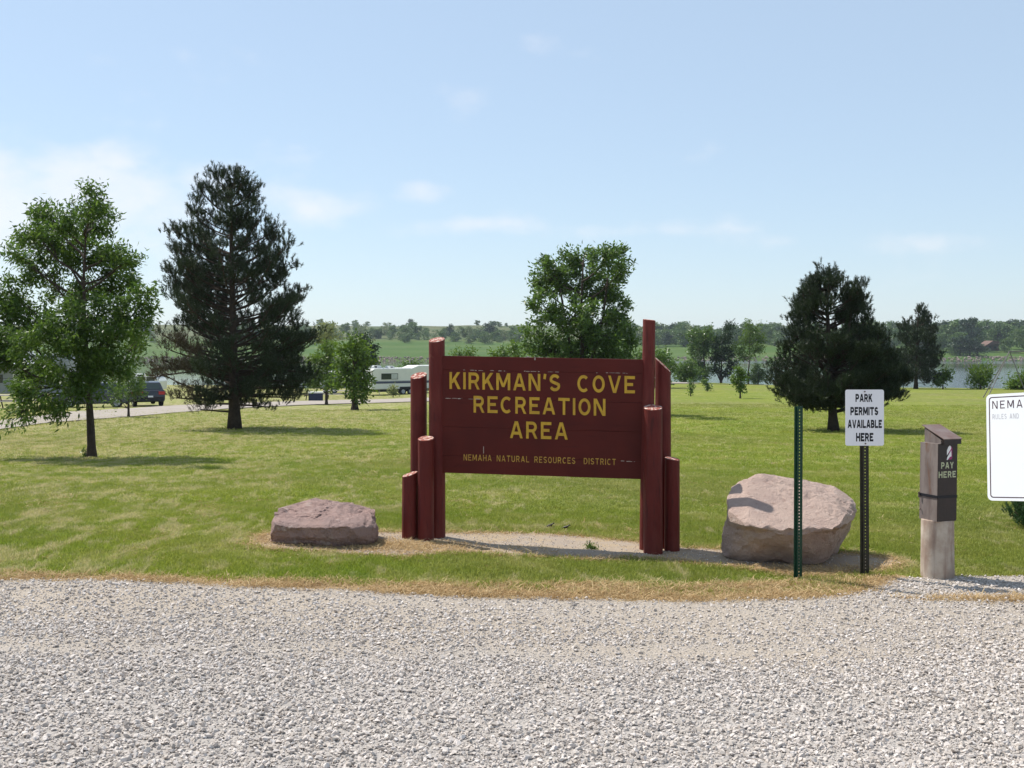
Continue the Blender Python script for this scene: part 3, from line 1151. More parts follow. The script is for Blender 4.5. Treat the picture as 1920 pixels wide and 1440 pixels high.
def pine(name, label, base, outline, n_br, trunk_r, top, mat, seed=1, d=None, K=20, nl=.15, nw=.013, tw=9, trunk_lean=0, gaps=0.0, browns=None, low=0.0, brush=.26, forks=None):
    r = np.random.default_rng(seed)
    bx, by = base
    b3 = hit(bx, by) if d is None else np.array(((bx - 960) / F * d, d, float(ground_z((bx - 960) / F * d, d))))
    d = b3[1]
    k = d / F
    th = thing(name, label, 'tree', b3)
    zof = lambda py: CAM_H - (py - HOR) * k - b3[2]
    O = np.array(outline, float)             # py, xl, xr
    pys, xl, xr = O[:, 0], O[:, 1], O[:, 2]
    topx, topy = top
    mb = MB()
    H = zof(topy)

    def trunk_at(z):
        s = np.clip(z / H, 0, 1)
        return np.array(((topx - bx) * k * s + trunk_lean * math.sin(s * 3), 0, z))
    nt = 10
    mb.tube([trunk_at(H * i / nt - (.1 if i == 0 else 0)) for i in range(nt + 1)], [trunk_r * (1.45 if i == 0 else 1) * (1 - .92 * i / nt) + .012 for i in range(nt + 1)], 10)
    fork_tips = []
    if forks:
        for fx, fy, z0 in forks:
            q = np.array(((fx - bx) * k, r.normal(0, .2), zof(fy)))
            a = trunk_at(z0)
            mb.tube([a, a * .6 + q * .4 + np.array(((q[0] - a[0]) * .25, 0, -.1)), q], [trunk_r * .5, trunk_r * .35, .02], 7)
            fork_tips.append(q)
    wd = (xr - xl)
    cand = r.uniform(pys.min(), pys.max(), 4000)
    ww = np.interp(cand, pys, wd)
    cand = cand[r.random(4000) < (ww / wd.max()) * .8 + .2][:n_br]
    BPt, BA, BL = [], [], []
    brown = []
    for py in cand:
        z = zof(py)
        l, rt = np.interp(py, pys, xl), np.interp(py, pys, xr)
        cxp = (topx - bx) * k * np.clip(z / H, 0, 1)
        a = r.uniform(0, 2 * math.pi)
        u = np.array((math.cos(a), math.sin(a)))
        Rr = ((rt - bx) * k - cxp) if u[0] > 0 else (cxp - (l - bx) * k)
        Ravg = .5 * (rt - l) * k
        Re = Rr * abs(u[0]) + Ravg * (1 - abs(u[0]))
        rr = Re * r.uniform(.45, 1.0) ** .55
        tip = np.array((cxp + u[0] * rr, u[1] * rr, z))
        z0 = max(zof(by) + H * .06 + low, z - rr * r.uniform(.3, .65) * (.7 + 1.1 * max(0, z / H - .3))) if z > H * .25 else z + rr * r.uniform(-.1, .12)
        z0 = min(max(z0, H * .07), H * .97)
        a0 = trunk_at(z0)
        ctl = a0 * .35 + tip * .65
        ctl[2] = a0[2] + (tip[2] - a0[2]) * .25
        ts = np.linspace(0, 1, 6)[:, None]
        cv = a0 * (1 - ts) ** 2 + 2 * ctl * ts * (1 - ts) + tip * ts ** 2
        br = trunk_r * .18 * (.5 + rr / (Re + .01)) * (.6 + .4 * (1 - z / H))
        mb.tube(cv, [br * (1 - .8 * i / 5) + .004 for i in range(6)], 5, False)
        # side boughs that end in tight clusters of upright tufts
        nsub = max(2, int(tw * (.55 + rr / 1.6)))
        for q_ in range(nsub):
            t1 = 1 - r.random() ** 1.1 * (.62 if q_ else 0)
            p0 = a0 * (1 - t1) ** 2 + 2 * ctl * t1 * (1 - t1) + tip * t1 ** 2
            tg = unit(2 * (1 - t1) * (ctl - a0) + 2 * t1 * (tip - ctl))
            reach = brush * r.uniform(.3, 1.7) * (1.25 - .5 * t1)
            sdv = r.normal(0, 1, 3) * np.array((1, 1, .35)) + tg * .5 + np.array((0, 0, .35))
            cen = p0 + unit(sdv) * reach if q_ else tip
            mb.tube([p0 - tg * .05, (p0 + cen) / 2 - np.array((0, 0, .02)), cen], [br * .4 + .004, br * .25 + .003, .004], 4, False)
            m_ = int(r.integers(5, 9))
            off_ = r.normal(0, .36 * brush, (m_, 3)) * np.array((1, 1, .7))
            ax_ = unit(off_ * .9 / brush + np.array((0, 0, 1.0 + .5 * z / H)) + tg * .25 + r.normal(0, .22, (m_, 3)))
            BPt.append(cen + off_ - np.array((0, 0, .25 * brush)))
            BA.append(ax_)
            BL.append(r.uniform(.6, 1.15, m_) * brush)
            isb = browns is not None and browns(cen, k, bx)
            brown += [isb] * m_
    # leading shoots
    nsh = 10
    q = np.array([trunk_at(H * r.uniform(.86, .95)) + r.normal(0, .13, 3) * np.array((1, 1, 0)) for _ in range(nsh)] + [trunk_at(H * .945)])
    BPt.append(q)
    BA.append(np.array([[r.normal(0, .12), r.normal(0, .12), 1.0] for _ in range(nsh + 1)]))
    BL.append(np.full(nsh + 1, brush * 1.2))
    brown += [False] * (nsh + 1)
    for q in fork_tips:
        m_ = 34
        dz_ = r.uniform(0, .9, (m_, 1))
        BPt.append(q + r.normal(0, .16, (m_, 3)) * np.array((1, 1, 0)) * (.3 + dz_) - np.array((0, 0, 1)) * dz_ - np.array((0, 0, .15)))
        BA.append(np.column_stack([r.normal(0, .35, m_), r.normal(0, .35, m_), np.ones(m_)]))
        BL.append(r.uniform(.7, 1.2, m_) * brush)
        brown += [False] * m_
    BPt, BA, BL = np.concatenate(BPt), np.concatenate(BA), np.concatenate(BL)
    brown = np.array(brown)
    obj('trunk', mb.make('trunk', True), M_BARK, th)
    v, f = needles(BPt[~brown], BA[~brown], BL[~brown], K, nl, nw, r)
    obj('crown', new_mesh('crown', v, f), mat, th)
    if brown.any():
        v, f = needles(BPt[brown], BA[brown], BL[brown], int(K * .6), nl, nw * .8, r)
        obj('dead_needles', new_mesh('dead_needles', v, f), M_NEEDLE_B, th, label='sparse brown needles on the lower left branches')
    return th


leafy('ash_tree', 'slender ash tree with drooping leaves at the left edge, nearest tree on the lawn', (172, 860),
      [(170, 800), (166, 730), (162, 660), (158, 590), (157, 520), (160, 450), (168, 390)],
      [(170, 380, 46, 28), (180, 410, 50, 38), (95, 405, 38, 26), (62, 432, 50, 36), (112, 455, 48, 45), (160, 470, 50, 48), (210, 470, 24, 26), (236, 488, 22, 22),
       (225, 535, 50, 36), (278, 558, 26, 34), (245, 600, 42, 36), (20, 540, 26, 32), (60, 580, 46, 40), (-5, 580, 40, 50), (75, 500, 46, 34), (112, 415, 34, 28), (215, 505, 36, 36), (28, 470, 20, 18), (125, 545, 52, 42), (165, 590, 60, 48),
       (190, 645, 72, 42), (90, 640, 62, 46), (25, 640, 56, 44), (130, 690, 78, 36), (40, 700, 50, 38), (200, 690, 48, 28), (70, 745, 58, 26), (100, 775, 26, 14), (28, 780, 22, 24),
       (255, 650, 30, 28), (-35, 650, 40, 60), (150, 735, 40, 22)],
      37000, .105, .034, M_LEAF_ASH, trunk_r=.072, seed=3, first=735, droop=.45, clump_r=.135, sub=1.25, shell=.3)

pine('pine_tree', 'tall dark pine with a broad oval crown, left of the painted sign', (440, 805),
     [(330, 405, 465), (352, 372, 478), (385, 345, 508), (420, 316, 540), (445, 300, 556), (470, 305, 575), (500, 318, 580), (535, 312, 584), (570, 304, 588),
      (592, 310, 598), (625, 300, 606), (660, 285, 612), (695, 286, 605), (730, 292, 590), (752, 320, 560), (768, 360, 520)],
     205, .17, (432, 334), M_NEEDLE, seed=5, K=30, nl=.115, nw=.016, tw=4.6, brush=.25,
     browns=lambda tip, k, bx: tip[0] < -.75 and tip[2] < 3.1)

pine('pine_tree', 'broad dark pine with two pointed tops, right behind the permit sign', (1563, 808),
     [(515, 1538, 1552), (530, 1522, 1612), (550, 1500, 1634), (575, 1492, 1634), (600, 1480, 1648), (625, 1462, 1662), (650, 1450, 1676), (680, 1446, 1688),
      (710, 1450, 1700), (735, 1458, 1690), (755, 1470, 1672), (768, 1500, 1650)],
     235, .14, (1548, 520), M_NEEDLE, seed=12, K=30, nl=.11, nw=.016, tw=4.8, brush=.24, forks=[(1604, 520, 1.6), (1508, 545, 1.5)])

pine('pine_tree', 'smaller dark pine near the lake shore, behind the pay box', (1717, 729),
     [(575, 1710, 1730), (590, 1700, 1742), (612, 1690, 1752), (640, 1684, 1762), (665, 1678, 1768), (690, 1676, 1770), (708, 1682, 1764), (718, 1696, 1745)],
     80, .15, (1722, 574), M_NEEDLE, seed=21, K=22, nl=.2, nw=.04, tw=3.6, brush=.40)

leafy('leafy_tree', 'full leafy green tree rising directly behind the painted sign', (1088, 778),
      [(1088, 740), (1090, 690), (1092, 640), (1090, 580), (1092, 520), (1095, 480)],
      [(1085, 482, 38, 26), (1140, 484, 38, 26), (1165, 510, 20, 26), (1030, 510, 34, 22), (1012, 535, 18, 22), (1060, 530, 48, 34), (1120, 540, 50, 36), (1155, 575, 30, 40),
       (1020, 580, 30, 34), (1075, 595, 48, 40), (1130, 620, 48, 36), (1160, 640, 28, 40), (1015, 640, 34, 28), (984, 616, 9, 9), (1040, 660, 46, 32), (1095, 665, 56, 36),
       (1150, 680, 42, 30), (1060, 710, 70, 30), (1120, 720, 60, 30)],
      30000, .19, .078, M_LEAF_MID, trunk_r=.14, seed=9, clump_r=.22, sub=.62, shell=.35, droop=.2,
      stems=[[(1089, 745), (1075, 680), (1060, 600), (1050, 540)], [(1089, 745), (1110, 670), (1130, 600), (1140, 520)]])

leafy('maple_tree', 'small bushy lime green maple beside the white trailer', (665, 769),
      [(665, 748), (664, 720), (663, 680), (662, 650)],
      [(668, 642, 18, 14), (652, 660, 18, 16), (680, 668, 20, 18), (645, 685, 14, 18), (668, 690, 24, 18), (684, 690, 12, 16), (660, 712, 28, 18), (680, 722, 20, 16), (668, 738, 20, 12), (640, 705, 14, 14)],
      3400, .22, .12, M_LEAF_LIME, trunk_r=.16, seed=12, clump_r=.26, sub=.5)
leafy('young_tree', 'young lime tree leaning out from behind the tall pine', (612, 759),
      [(612, 742), (612, 715), (612, 680)],
      [(612, 655, 20, 14), (600, 672, 22, 14), (622, 680, 18, 16), (604, 700, 24, 16), (622, 715, 16, 14), (590, 715, 14, 12)],
      2600, .24, .11, M_LEAF_LIME, trunk_r=.09, seed=13, clump_r=.28, sub=.4)
leafy('pale_tree', 'thin pale yellow green tree showing above the young lime tree', (614, 752),
      [(614, 720), (614, 680), (612, 640), (612, 610)],
      [(608, 612, 16, 12), (625, 622, 16, 12), (612, 636, 20, 12), (598, 628, 10, 10)],
      900, .38, .12, M_LEAF_PALE, trunk_r=.1, seed=14, clump_r=.4, sub=.25, d=112)
leafy('cedar_tree', 'dark cedar half hidden behind the lime green maple', (688, 751),
      [(688, 730), (688, 690), (686, 640)],
      [(680, 636, 16, 16), (690, 652, 16, 16), (694, 672, 14, 18), (698, 695, 12, 18), (690, 715, 16, 18)],
      2600, .3, .13, M_LEAF_DARK, trunk_r=.14, seed=15, clump_r=.35, sub=.3, d=118)
leafy('sapling', 'sapling with a dark slim stem standing in front of the parked cars', (241, 783),
      [(241, 760), (241, 735), (240, 705), (240, 690)],
      [(240, 692, 16, 16), (228, 712, 22, 14), (252, 715, 20, 14), (240, 735, 26, 12), (216, 738, 12, 10), (262, 738, 10, 8), (210, 752, 8, 6)],
      1900, .15, .06, M_LEAF_MID, trunk_r=.045, seed=16, clump_r=.2, sub=.6)
leafy('bare_tree', 'small brownish tree behind the grey cars', (226, 757),
      [(226, 735), (225, 705), (226, 690)], [(222, 702, 16, 14), (238, 712, 14, 12)], 300, .3, .09, M_LEAF_PALE, M_BARK_PALE, trunk_r=.07, seed=17, clump_r=.4, sub=.4, d=105)

# trees and bushes along the near shore
leafy('shore_tree', 'dark dense cottonwood by the lake, left one of the tall shore pair', (1322, 716), [(1322, 700), (1320, 670), (1318, 640)],
      [(1316, 624, 18, 14), (1303, 634, 14, 14), (1310, 655, 20, 18), (1306, 678, 16, 16), (1318, 690, 18, 16), (1330, 650, 14, 20), (1328, 632, 12, 16), (1312, 705, 14, 10)],
      5200, .34, .18, M_LEAF_MID, trunk_r=.2, seed=31, clump_r=.5, sub=.16)
leafy('shore_tree', 'dark tree with several thin stems by the lake, right one of the tall shore pair', (1352, 717), [(1352, 705), (1353, 690), (1352, 660), (1352, 640)],
      [(1350, 650, 16, 18), (1362, 630, 12, 18), (1345, 670, 16, 14), (1364, 665, 16, 16), (1372, 684, 12, 12), (1338, 690, 12, 10), (1360, 700, 12, 8), (1368, 612, 10, 9)],
      4200, .34, .17, M_LEAF_DARK, trunk_r=.2, seed=32, clump_r=.5, sub=.15, stems=[[(1352, 716), (1344, 700), (1340, 680)], [(1352, 716), (1360, 700), (1366, 678)], [(1352, 716), (1348, 695), (1350, 670)]])
leafy('shore_tree', 'bright green open tree with a straight slim trunk by the lake', (1403, 719), [(1403, 700), (1405, 680), (1406, 640), (1407, 610)],
      [(1406, 608, 9, 8), (1408, 622, 16, 12), (1398, 636, 18, 12), (1420, 634, 14, 12), (1390, 652, 16, 10), (1412, 655, 18, 12), (1400, 668, 16, 8), (1425, 650, 8, 8), (1424, 608, 4, 5), (1386, 664, 6, 6)],
      2600, .34, .16, M_LEAF_LIME, trunk_r=.14, seed=33, clump_r=.5, sub=.15)
leafy('shore_bush', 'leafy bush at the water left of the dark cottonwood', (1285, 717), [(1285, 706), (1286, 690)],
      [(1282, 694, 14, 12), (1294, 690, 12, 14), (1276, 705, 10, 10), (1292, 706, 14, 10)], 1800, .32, .15, M_LEAF_MID, trunk_r=.08, seed=34, clump_r=.4, sub=.2, cat='bush')
leafy('shore_bush', 'round green bush at the water right of the slim straight trunk', (1422, 718), [(1422, 708), (1422, 692)],
      [(1420, 692, 11, 9), (1412, 704, 9, 10), (1428, 703, 10, 11), (1420, 711, 14, 6)], 1700, .30, .15, M_LEAF_MID, trunk_r=.07, seed=35, clump_r=.4, sub=.2, cat='bush')
leafy('shore_bush', 'dark green bush behind the right hand posts of the painted sign', (1238, 728), [(1238, 700), (1238, 670)],
      [(1240, 668, 16, 13), (1228, 685, 20, 16), (1250, 690, 14, 18), (1215, 670, 14, 12), (1236, 710, 24, 14), (1196, 665, 10, 9)], 3000, .3, .15, M_LEAF_MID, trunk_r=.1, seed=36, clump_r=.4, sub=.25, cat='bush', d=100)
leafy('shore_bush', 'low lime green bush above the left part of the board', (955, 735), [(955, 700), (955, 670)],
      [(948, 660, 12, 10), (966, 652, 12, 12), (972, 664, 16, 12), (930, 664, 16, 8), (955, 690, 34, 22)], 2600, .3, .14, M_LEAF_LIME, trunk_r=.1, seed=37, clump_r=.4, sub=.25, cat='bush', d=105)
leafy('shore_bush', 'lime green bush showing between the tall left post and the board top', (872, 737), [(872, 700), (872, 675)],
      [(866, 662, 12, 6), (882, 660, 8, 8), (855, 668, 12, 6), (872, 690, 26, 22)], 1700, .3, .14, M_LEAF_LIME, trunk_r=.1, seed=38, clump_r=.4, sub=.25, cat='bush', d=110)
leafy('shore_bush', 'green bush at the water just above the white trailer roof', (772, 732), [(772, 705), (772, 685)],
      [(772, 682, 11, 7), (764, 688, 12, 8), (782, 686, 8, 8), (772, 705, 20, 18)], 1500, .36, .16, M_LEAF_MID, trunk_r=.1, seed=39, clump_r=.5, sub=.2, cat='bush', d=145)
leafy('yellow_shrub', 'little yellow green shrub in front of the white trailer', (737, 744), [(737, 740), (737, 733)],
      [(735, 731, 8, 6), (740, 735, 7, 5)], 500, .22, .10, M_LEAF_PALE, trunk_r=.03, seed=40, clump_r=.25, sub=.3, cat='shrub', d=106)
leafy('shore_willow', 'spiky yellow green willow bush at the water below the roofed cabin', (1838, 734), [(1838, 722), (1837, 712)],
      [(1836, 700, 10, 8), (1822, 708, 9, 7), (1850, 695, 8, 9), (1836, 718, 16, 9), (1848, 708, 9, 8)], 1500, .34, .09, M_LEAF_LIME, trunk_r=.06, seed=41, clump_r=.45, sub=.2, cat='bush', droop=-.5, d=96)
leafy('shore_willow', 'low green willow bush at the right edge under the swing bar', (1908, 736), [(1908, 726), (1908, 716)],
      [(1900, 718, 14, 9), (1920, 712, 16, 10), (1912, 728, 26, 8)], 1700, .34, .12, M_LEAF_LIME, trunk_r=.06, seed=42, clump_r=.45, sub=.2, cat='bush', d=94)
leafy('shore_bush', 'small green bush at the foot of the lakeside pine', (1768, 730), [(1768, 720), (1768, 708)],
      [(1770, 705, 9, 8), (1776, 698, 7, 7), (1755, 712, 8, 8)], 700, .3, .14, M_LEAF_MID, trunk_r=.05, seed=43, clump_r=.35, sub=.25, cat='bush', d=97)
leafy('sapling', 'young lawn sapling with yellowish top in front of the shore trees', (1388, 747), [(1388, 735), (1388, 710), (1387, 692)],
      [(1387, 694, 8, 9), (1392, 706, 9, 9), (1381, 712, 8, 8), (1390, 720, 9, 8), (1376, 710, 5, 5), (1387, 728, 7, 4)], 1300, .17, .09, M_LEAF_LIME, trunk_r=.05, seed=44, clump_r=.22, sub=.5)
leafy('sapling', 'thin twiggy sapling nearest the right hand sign posts', (1295, 743), [(1295, 732), (1294, 718)],
      [(1294, 716, 4, 5), (1297, 727, 4, 6), (1294, 734, 3, 4)], 260, .17, .07, M_LEAF_MID, trunk_r=.03, seed=45, clump_r=.2, sub=.5)
leafy('sapling', 'tiny bushy sapling between the twiggy one and the yellowish one', (1326, 734), [(1326, 728), (1325, 720)],
      [(1324, 718, 5, 5), (1328, 725, 5, 4)], 300, .19, .09, M_LEAF_MID, trunk_r=.03, seed=46, clump_r=.22, sub=.5)
pine('low_evergreen', 'low evergreen shrub peeking in at the right edge of the lawn', (1928, 990),
     [(940, 1915, 1940), (955, 1900, 1955), (970, 1897, 1962), (985, 1908, 1950)], 40, .02, (1928, 935), leaf_mat('evergreen_needle', (.03, .075, .02), (.05, .11, .03), .25), seed=50, K=26, nl=.04, nw=.005, tw=3, brush=.08)
bpy.data.objects['low_evergreen']['category'] = 'shrub'


# far shore: a few crown shapes, then copies
def far_kind(name, seed, mat, n=1300, w=1.0, h=1.0, trunk=.06, leaf=.75, lobes=13, conical=False):
    r = np.random.default_rng(seed)
    th = bpy.data.objects.new(name, None)
    COL.objects.link(th)
    P = []
    for i in range(lobes):
        if conical:
            z = r.uniform(.1, .95)
            c = np.array((r.normal(0, .1), r.normal(0, .1), z))
            ra = np.array((1, 1, .5)) * (.42 * (1 - z) + .08)
        else:
            a = r.uniform(0, 6.28)
            q = r.random() ** .5 * .33
            zz = trunk + .08 + (.84 - trunk) * (i + r.random()) / lobes
            c = np.array((math.cos(a) * q * (1.15 - abs(zz - .45)), math.sin(a) * q * (1.15 - abs(zz - .45)), zz))
            ra = np.array((.24, .24, .15)) * r.uniform(.75, 1.2) * (1.1 - .4 * zz)
        u = unit(r.normal(size=(n // lobes, 3))) * (r.random((n // lobes, 1)) ** .4)
        P.append(c + u * ra)
    P = np.concatenate(P) * np.array((12 * w, 12 * w, 12 * h))
    v, f = leaf_quads(P, r.normal(size=P.shape) + np.array((0, 0, -.2)), leaf * 1.2, leaf, r)
    mb = MB()
    mb.tube([(0, 0, -1.5), (.1, 0, 2), (0, .2, 12 * h * .55)], [.32, .24, .1], 6)
    obj('trunk', mb.make('trunk', True), M_BARK, th)
    obj('crown', new_mesh('crown', v, f), mat, th)
    return th


M_FAR_G = leaf_mat('far_green_leaf', (.085, .15, .035), (.13, .20, .05), .3)
M_FAR_D = leaf_mat('far_dark_leaf', (.035, .065, .025), (.055, .09, .035), .2)
M_FAR_P = leaf_mat('far_pale_leaf', (.15, .20, .07), (.20, .24, .09), .3)
kinds = {
    'g0': far_kind('far_tree', 1, M_FAR_G), 'g1': far_kind('far_tree', 2, M_FAR_G, w=1.25), 'g2': far_kind('far_tree', 3, M_FAR_G, w=.85, lobes=10),
    'd0': far_kind('far_tree', 4, M_FAR_D, w=1.1, trunk=.12), 'd1': far_kind('far_cedar', 5, M_FAR_D, conical=True, w=1.0),
    'p0': far_kind('far_tree', 6, M_FAR_P, n=600, w=1.0), 'b0': far_kind('far_bush', 7, M_FAR_G, n=500, w=1.2, h=.9, trunk=-.1, lobes=8),
}
used = set()


def place_far(kind, px, py_base, d, hpx, label, group, wk=1.0, cat='tree'):
    x = (px - 960) / F * d
    z = float(hill_z(np.array([x]), np.array([d]))[0]) - .2
    s = hpx * d / F / 12.0
    k = kinds[kind]
    if kind in used:
        o = copy_tree(k, (x, d, z), random.uniform(0, 6.28), (s * wk, s * wk, s))
    else:
        used.add(kind)
        o = k
        o.location = (x, d, z)
        o.scale = (s * wk, s * wk, s)
    o['label'] = label
    o['category'] = cat
    if group:
        o['group'] = group
    elif 'group' in o:
        del o['group']
    return o


place_far('d0', 917, 632, 660, 34, 'large dark round tree on the far hillside, alone left of the leafy tree', None, 1.15)
place_far('d0', 847, 632, 670, 28, 'dark upright tree on the far hillside above the tall left post', None, .9)
place_far('g1', 934, 634, 664, 20, 'lower green tree attached to the large dark round hillside tree', None, 1.0)
place_far('p0', 880, 636, 660, 28, 'pale thin tree between the two dark hillside trees', None, .85)
rr = np.random.default_rng(77)
for i in range(105):                      # scrubby field trees left of the leafy tree
    px = rr.uniform(560, 985)
    d = rr.uniform(610, 760)
    place_far(rr.choice(['g0', 'g1', 'g2', 'b0', 'p0']), px, 0, d, rr.uniform(10, 24), 'small scrubby tree on the far hillside left of the leafy tree', 'scrub trees on the left far hillside', 1.25)
for i in range(12):
    px = rr.uniform(560, 1000)
    place_far(rr.choice(['g0', 'd0', 'g2']), px, 0, rr.uniform(880, 930), rr.uniform(7, 15), 'tiny tree on the skyline of the far hill', 'skyline trees on the left far hill', 1.3)
for i in range(60):                       # far left, behind the ash and pine
    place_far(rr.choice(['g0', 'g1', 'd0', 'b0']), rr.uniform(-60, 560), 0, rr.uniform(600, 760), rr.uniform(16, 30), 'hazy tree on the far hill behind the ash and the tall pine', 'trees on the far hill at the left edge', 1.3)
for i in range(110):                       # tree belt from the leafy tree to the broad pine
    px = rr.uniform(1110, 1560)
    d = rr.uniform(575, 690)
    place_far(rr.choice(['g0', 'g1', 'g2', 'd0', 'p0', 'b0']), px, 0, d, rr.uniform(26, 38), 'tree in the continuous belt across the lake beside the painted posts', 'tree belt across the lake in the middle', 1.25)
for i in range(120):                       # wooded right shore
    px = rr.uniform(1560, 2050)
    d = rr.uniform(522, 640)
    if 1835 < px < 1915 and d < 600:
        d = rr.uniform(605, 650)
    place_far(rr.choice(['g0', 'g1', 'g2', 'd0', 'p0', 'b0']), px, 0, d, rr.uniform(30, 50) * (1.0 if d < 590 else .95), 'tree of the wooded far shore at the right', 'wooded far shore at the right', 1.2)
place_far('d1', 1815, 0, 545, 68, 'tall dark blue green cedar rising on the far right shore', None, .9)
place_far('d1', 1800, 0, 512, 40, 'broad dark cedar at the water edge below the tall cedar', None, 1.5)
place_far('d1', 1818, 0, 511, 36, 'dark cedar at the water, nearest the cabin side of the cedar clump', None, 1.5)
place_far('d1', 1832, 0, 513, 28, 'lowest dark cedar at the right end of the cedar clump', None, 1.5)
place_far('b0', 1785, 0, 512, 26, 'yellow green bush left of the cedar clump at the far water edge', None, 1.2, 'bush')
place_far('g0', 1884, 0, 540, 30, 'green tree standing just right of the far cabin', None, 1.0)
place_far('g2', 1790, 0, 560, 55, 'tall green tree on the far shore left of the cedar', None, 1.3)


# ------------------------------------------------------------------ stroke lettering
def arc(cx, cy, rx, ry, a0, a1, n=10):
    return [(cx + rx * math.cos(R(a0 + (a1 - a0) * i / n)), cy + ry * math.sin(R(a0 + (a1 - a0) * i / n))) for i in range(n + 1)]


def glyph(ch, s):
    """(width, strokes) for a unit-high capital drawn with strokes s wide; 'C' marks a closed loop"""
    h = s / 2
    b, t = h, 1 - h
    if ch == 'I':
        return 0.0, [[(0, 0), (0, 1)]]
    if ch == 'L':
        return .52, [[(0, 1), (0, b), (.52 + h, b)]]
    if ch == 'T':
        return .62, [[(-h, t), (.62 + h, t)], [(.31, t), (.31, 0)]]
    if ch == 'H':
        return .62, [[(0, 0), (0, 1)], [(.62, 0), (.62, 1)], [(0, .5), (.62, .5)]]
    if ch == 'E':
        return .54, [[(.54 + h, t), (0, t), (0, b), (.54 + h, b)], [(0, .51), (.50, .51)]]
    def dg(xt, yt, xb, yb, k=1.0):
        w = s * k * math.sqrt(1 + ((xt - xb) / (yt - yb)) ** 2) / 2
        return ['P', (xt - w, yt), (xt + w, yt), (xb + w, yb), (xb - w, yb)]
    if ch == 'K':
        return .60, [[(0, 0), (0, 1)], dg(.56, 1, .04, .34), dg(.24, .62, .60, 0)]
    if ch == 'M':
        return .80, [[(0, 0), (0, 1)], [(.80, 0), (.80, 1)], dg(.03, 1, .40, .18, .92), dg(.77, .9999, .40, .18, .92)]
    if ch == 'N':
        return .64, [[(0, 0), (0, 1)], [(.64, 0), (.64, 1)], dg(.03, 1, .61, 0, .95)]
    if ch == 'A':
        return .70, [dg(.35 - h * .25, 1, 0, 0, .95), dg(.35 + h * .25, 1, .70, 0, .95), [(.13, .30), (.57, .30)]]
    if ch == 'V':
        return .70, [dg(0, 1, .35 - h * .2, 0, .95), dg(.70, 1, .35 + h * .2, 0, .95)]
    if ch == 'Y':
        return .66, [dg(.02, 1, .33, .40, .9), dg(.64, 1, .33, .40, .9), [(.33, .5), (.33, 0)]]
    if ch == 'P':
        return .56, [[(0, 0), (0, t)], [(-h, t)] + arc(.34, .5 + t / 2 - .04, .22, t / 2 - .46, 90, -90) + [(0, .42)]] if False else \
            [[(0, 0), (0, 1)], [(0, t)] + arc(.33, (t + .44) / 2, .23, (t - .44) / 2, 90, -90) + [(0, .44)]]
    if ch == 'R':
        return .60, [[(0, 0), (0, 1)], [(0, t)] + arc(.33, (t + .46) / 2, .23, (t - .46) / 2, 90, -90) + [(0, .46)], ['P', (.34 - h, .50), (.34 + h, .50), (.60 + h, 0), (.60 - h, 0)]]
    if ch == 'B':
        return .58, [[(0, 0), (0, 1)], [(0, t)] + arc(.32, (t + .52) / 2, .22, (t - .52) / 2, 90, -90) + [(0, .52)],
                     [(.05, .52)] + arc(.32, (b + .52) / 2, .26, (.52 - b) / 2, 90, -90) + [(0, b)]]
    if ch == 'D':
        return .62, [[(0, 0), (0, 1)], [(0, t)] + arc(.26, .5, .36, .5 - h, 90, -90, 14) + [(0, b)]]
    if ch == 'O':
        return .66, [arc(.33, .5, .33, .5 - h, 90, 450, 26)[:-1] + ['C']]
    if ch == 'C':
        return .64, [arc(.34, .5, .34, .5 - h, 48, 312, 20)]
    if ch == 'U':
        return .60, [[(0, 1), (0, .30)] + arc(.30, .28, .30, .28 - h, 180, 360, 12) + [(.60, .30), (.60, 1)]]
    if ch == 'S':
        return .56, [arc(.28, t - .225, .27, .225, 25, 200, 9) + [(.12, .545), (.43, .44)] + arc(.28, b + .225, .28, .225, 20, -160, 10)]
    if ch == "'":
        return .06, [[(.05, 1), (0, .70)]]
    if ch == '.':
        return .02, [[(0, 0), (0, s)]]
    return .4, []


def stroke_strip(mb, pts, w, z0, z1, put, closed=False):
    n = len(pts)
    L, Rr = [], []
    for i in range(n):
        p = Vector(pts[i])
        if closed:
            a, c = Vector(pts[(i - 1) % n]), Vector(pts[(i + 1) % n])
        else:
            a = Vector(pts[i - 1]) if i > 0 else None
            c = Vector(pts[i + 1]) if i < n - 1 else None
        d1 = (p - a).normalized() if a is not None else None
        d2 = (c - p).normalized() if c is not None else None
        if d1 is None:
            d1 = d2
        if d2 is None:
            d2 = d1
        n1 = Vector((-d1.y, d1.x))
        n2 = Vector((-d2.y, d2.x))
        m = n1 + n2
        m = m.normalized() if m.length > 1e-6 else n1
        k = min(1 / max(m.dot(n1), .35), 2.0)
        L.append(p + m * w / 2 * k)
        Rr.append(p - m * w / 2 * k)
    v = []
    for i in range(n):
        v += [put(L[i].x, L[i].y, z1), put(Rr[i].x, Rr[i].y, z1), put(L[i].x, L[i].y, z0), put(Rr[i].x, Rr[i].y, z0)]
    f = []
    rng_ = range(n if closed else n - 1)
    for i in rng_:
        a, b_ = 4 * i, 4 * ((i + 1) % n)
        f += [(a, a + 1, b_ + 1, b_), (a + 2, b_ + 2, b_ + 3, a + 3), (a, b_, b_ + 2, a + 2), (a + 1, a + 3, b_ + 3, b_ + 1)]
    if not closed:
        f += [(0, 2, 3, 1), (4 * n - 4, 4 * n - 3, 4 * n - 1, 4 * n - 2)]
    mb.add(v, f)


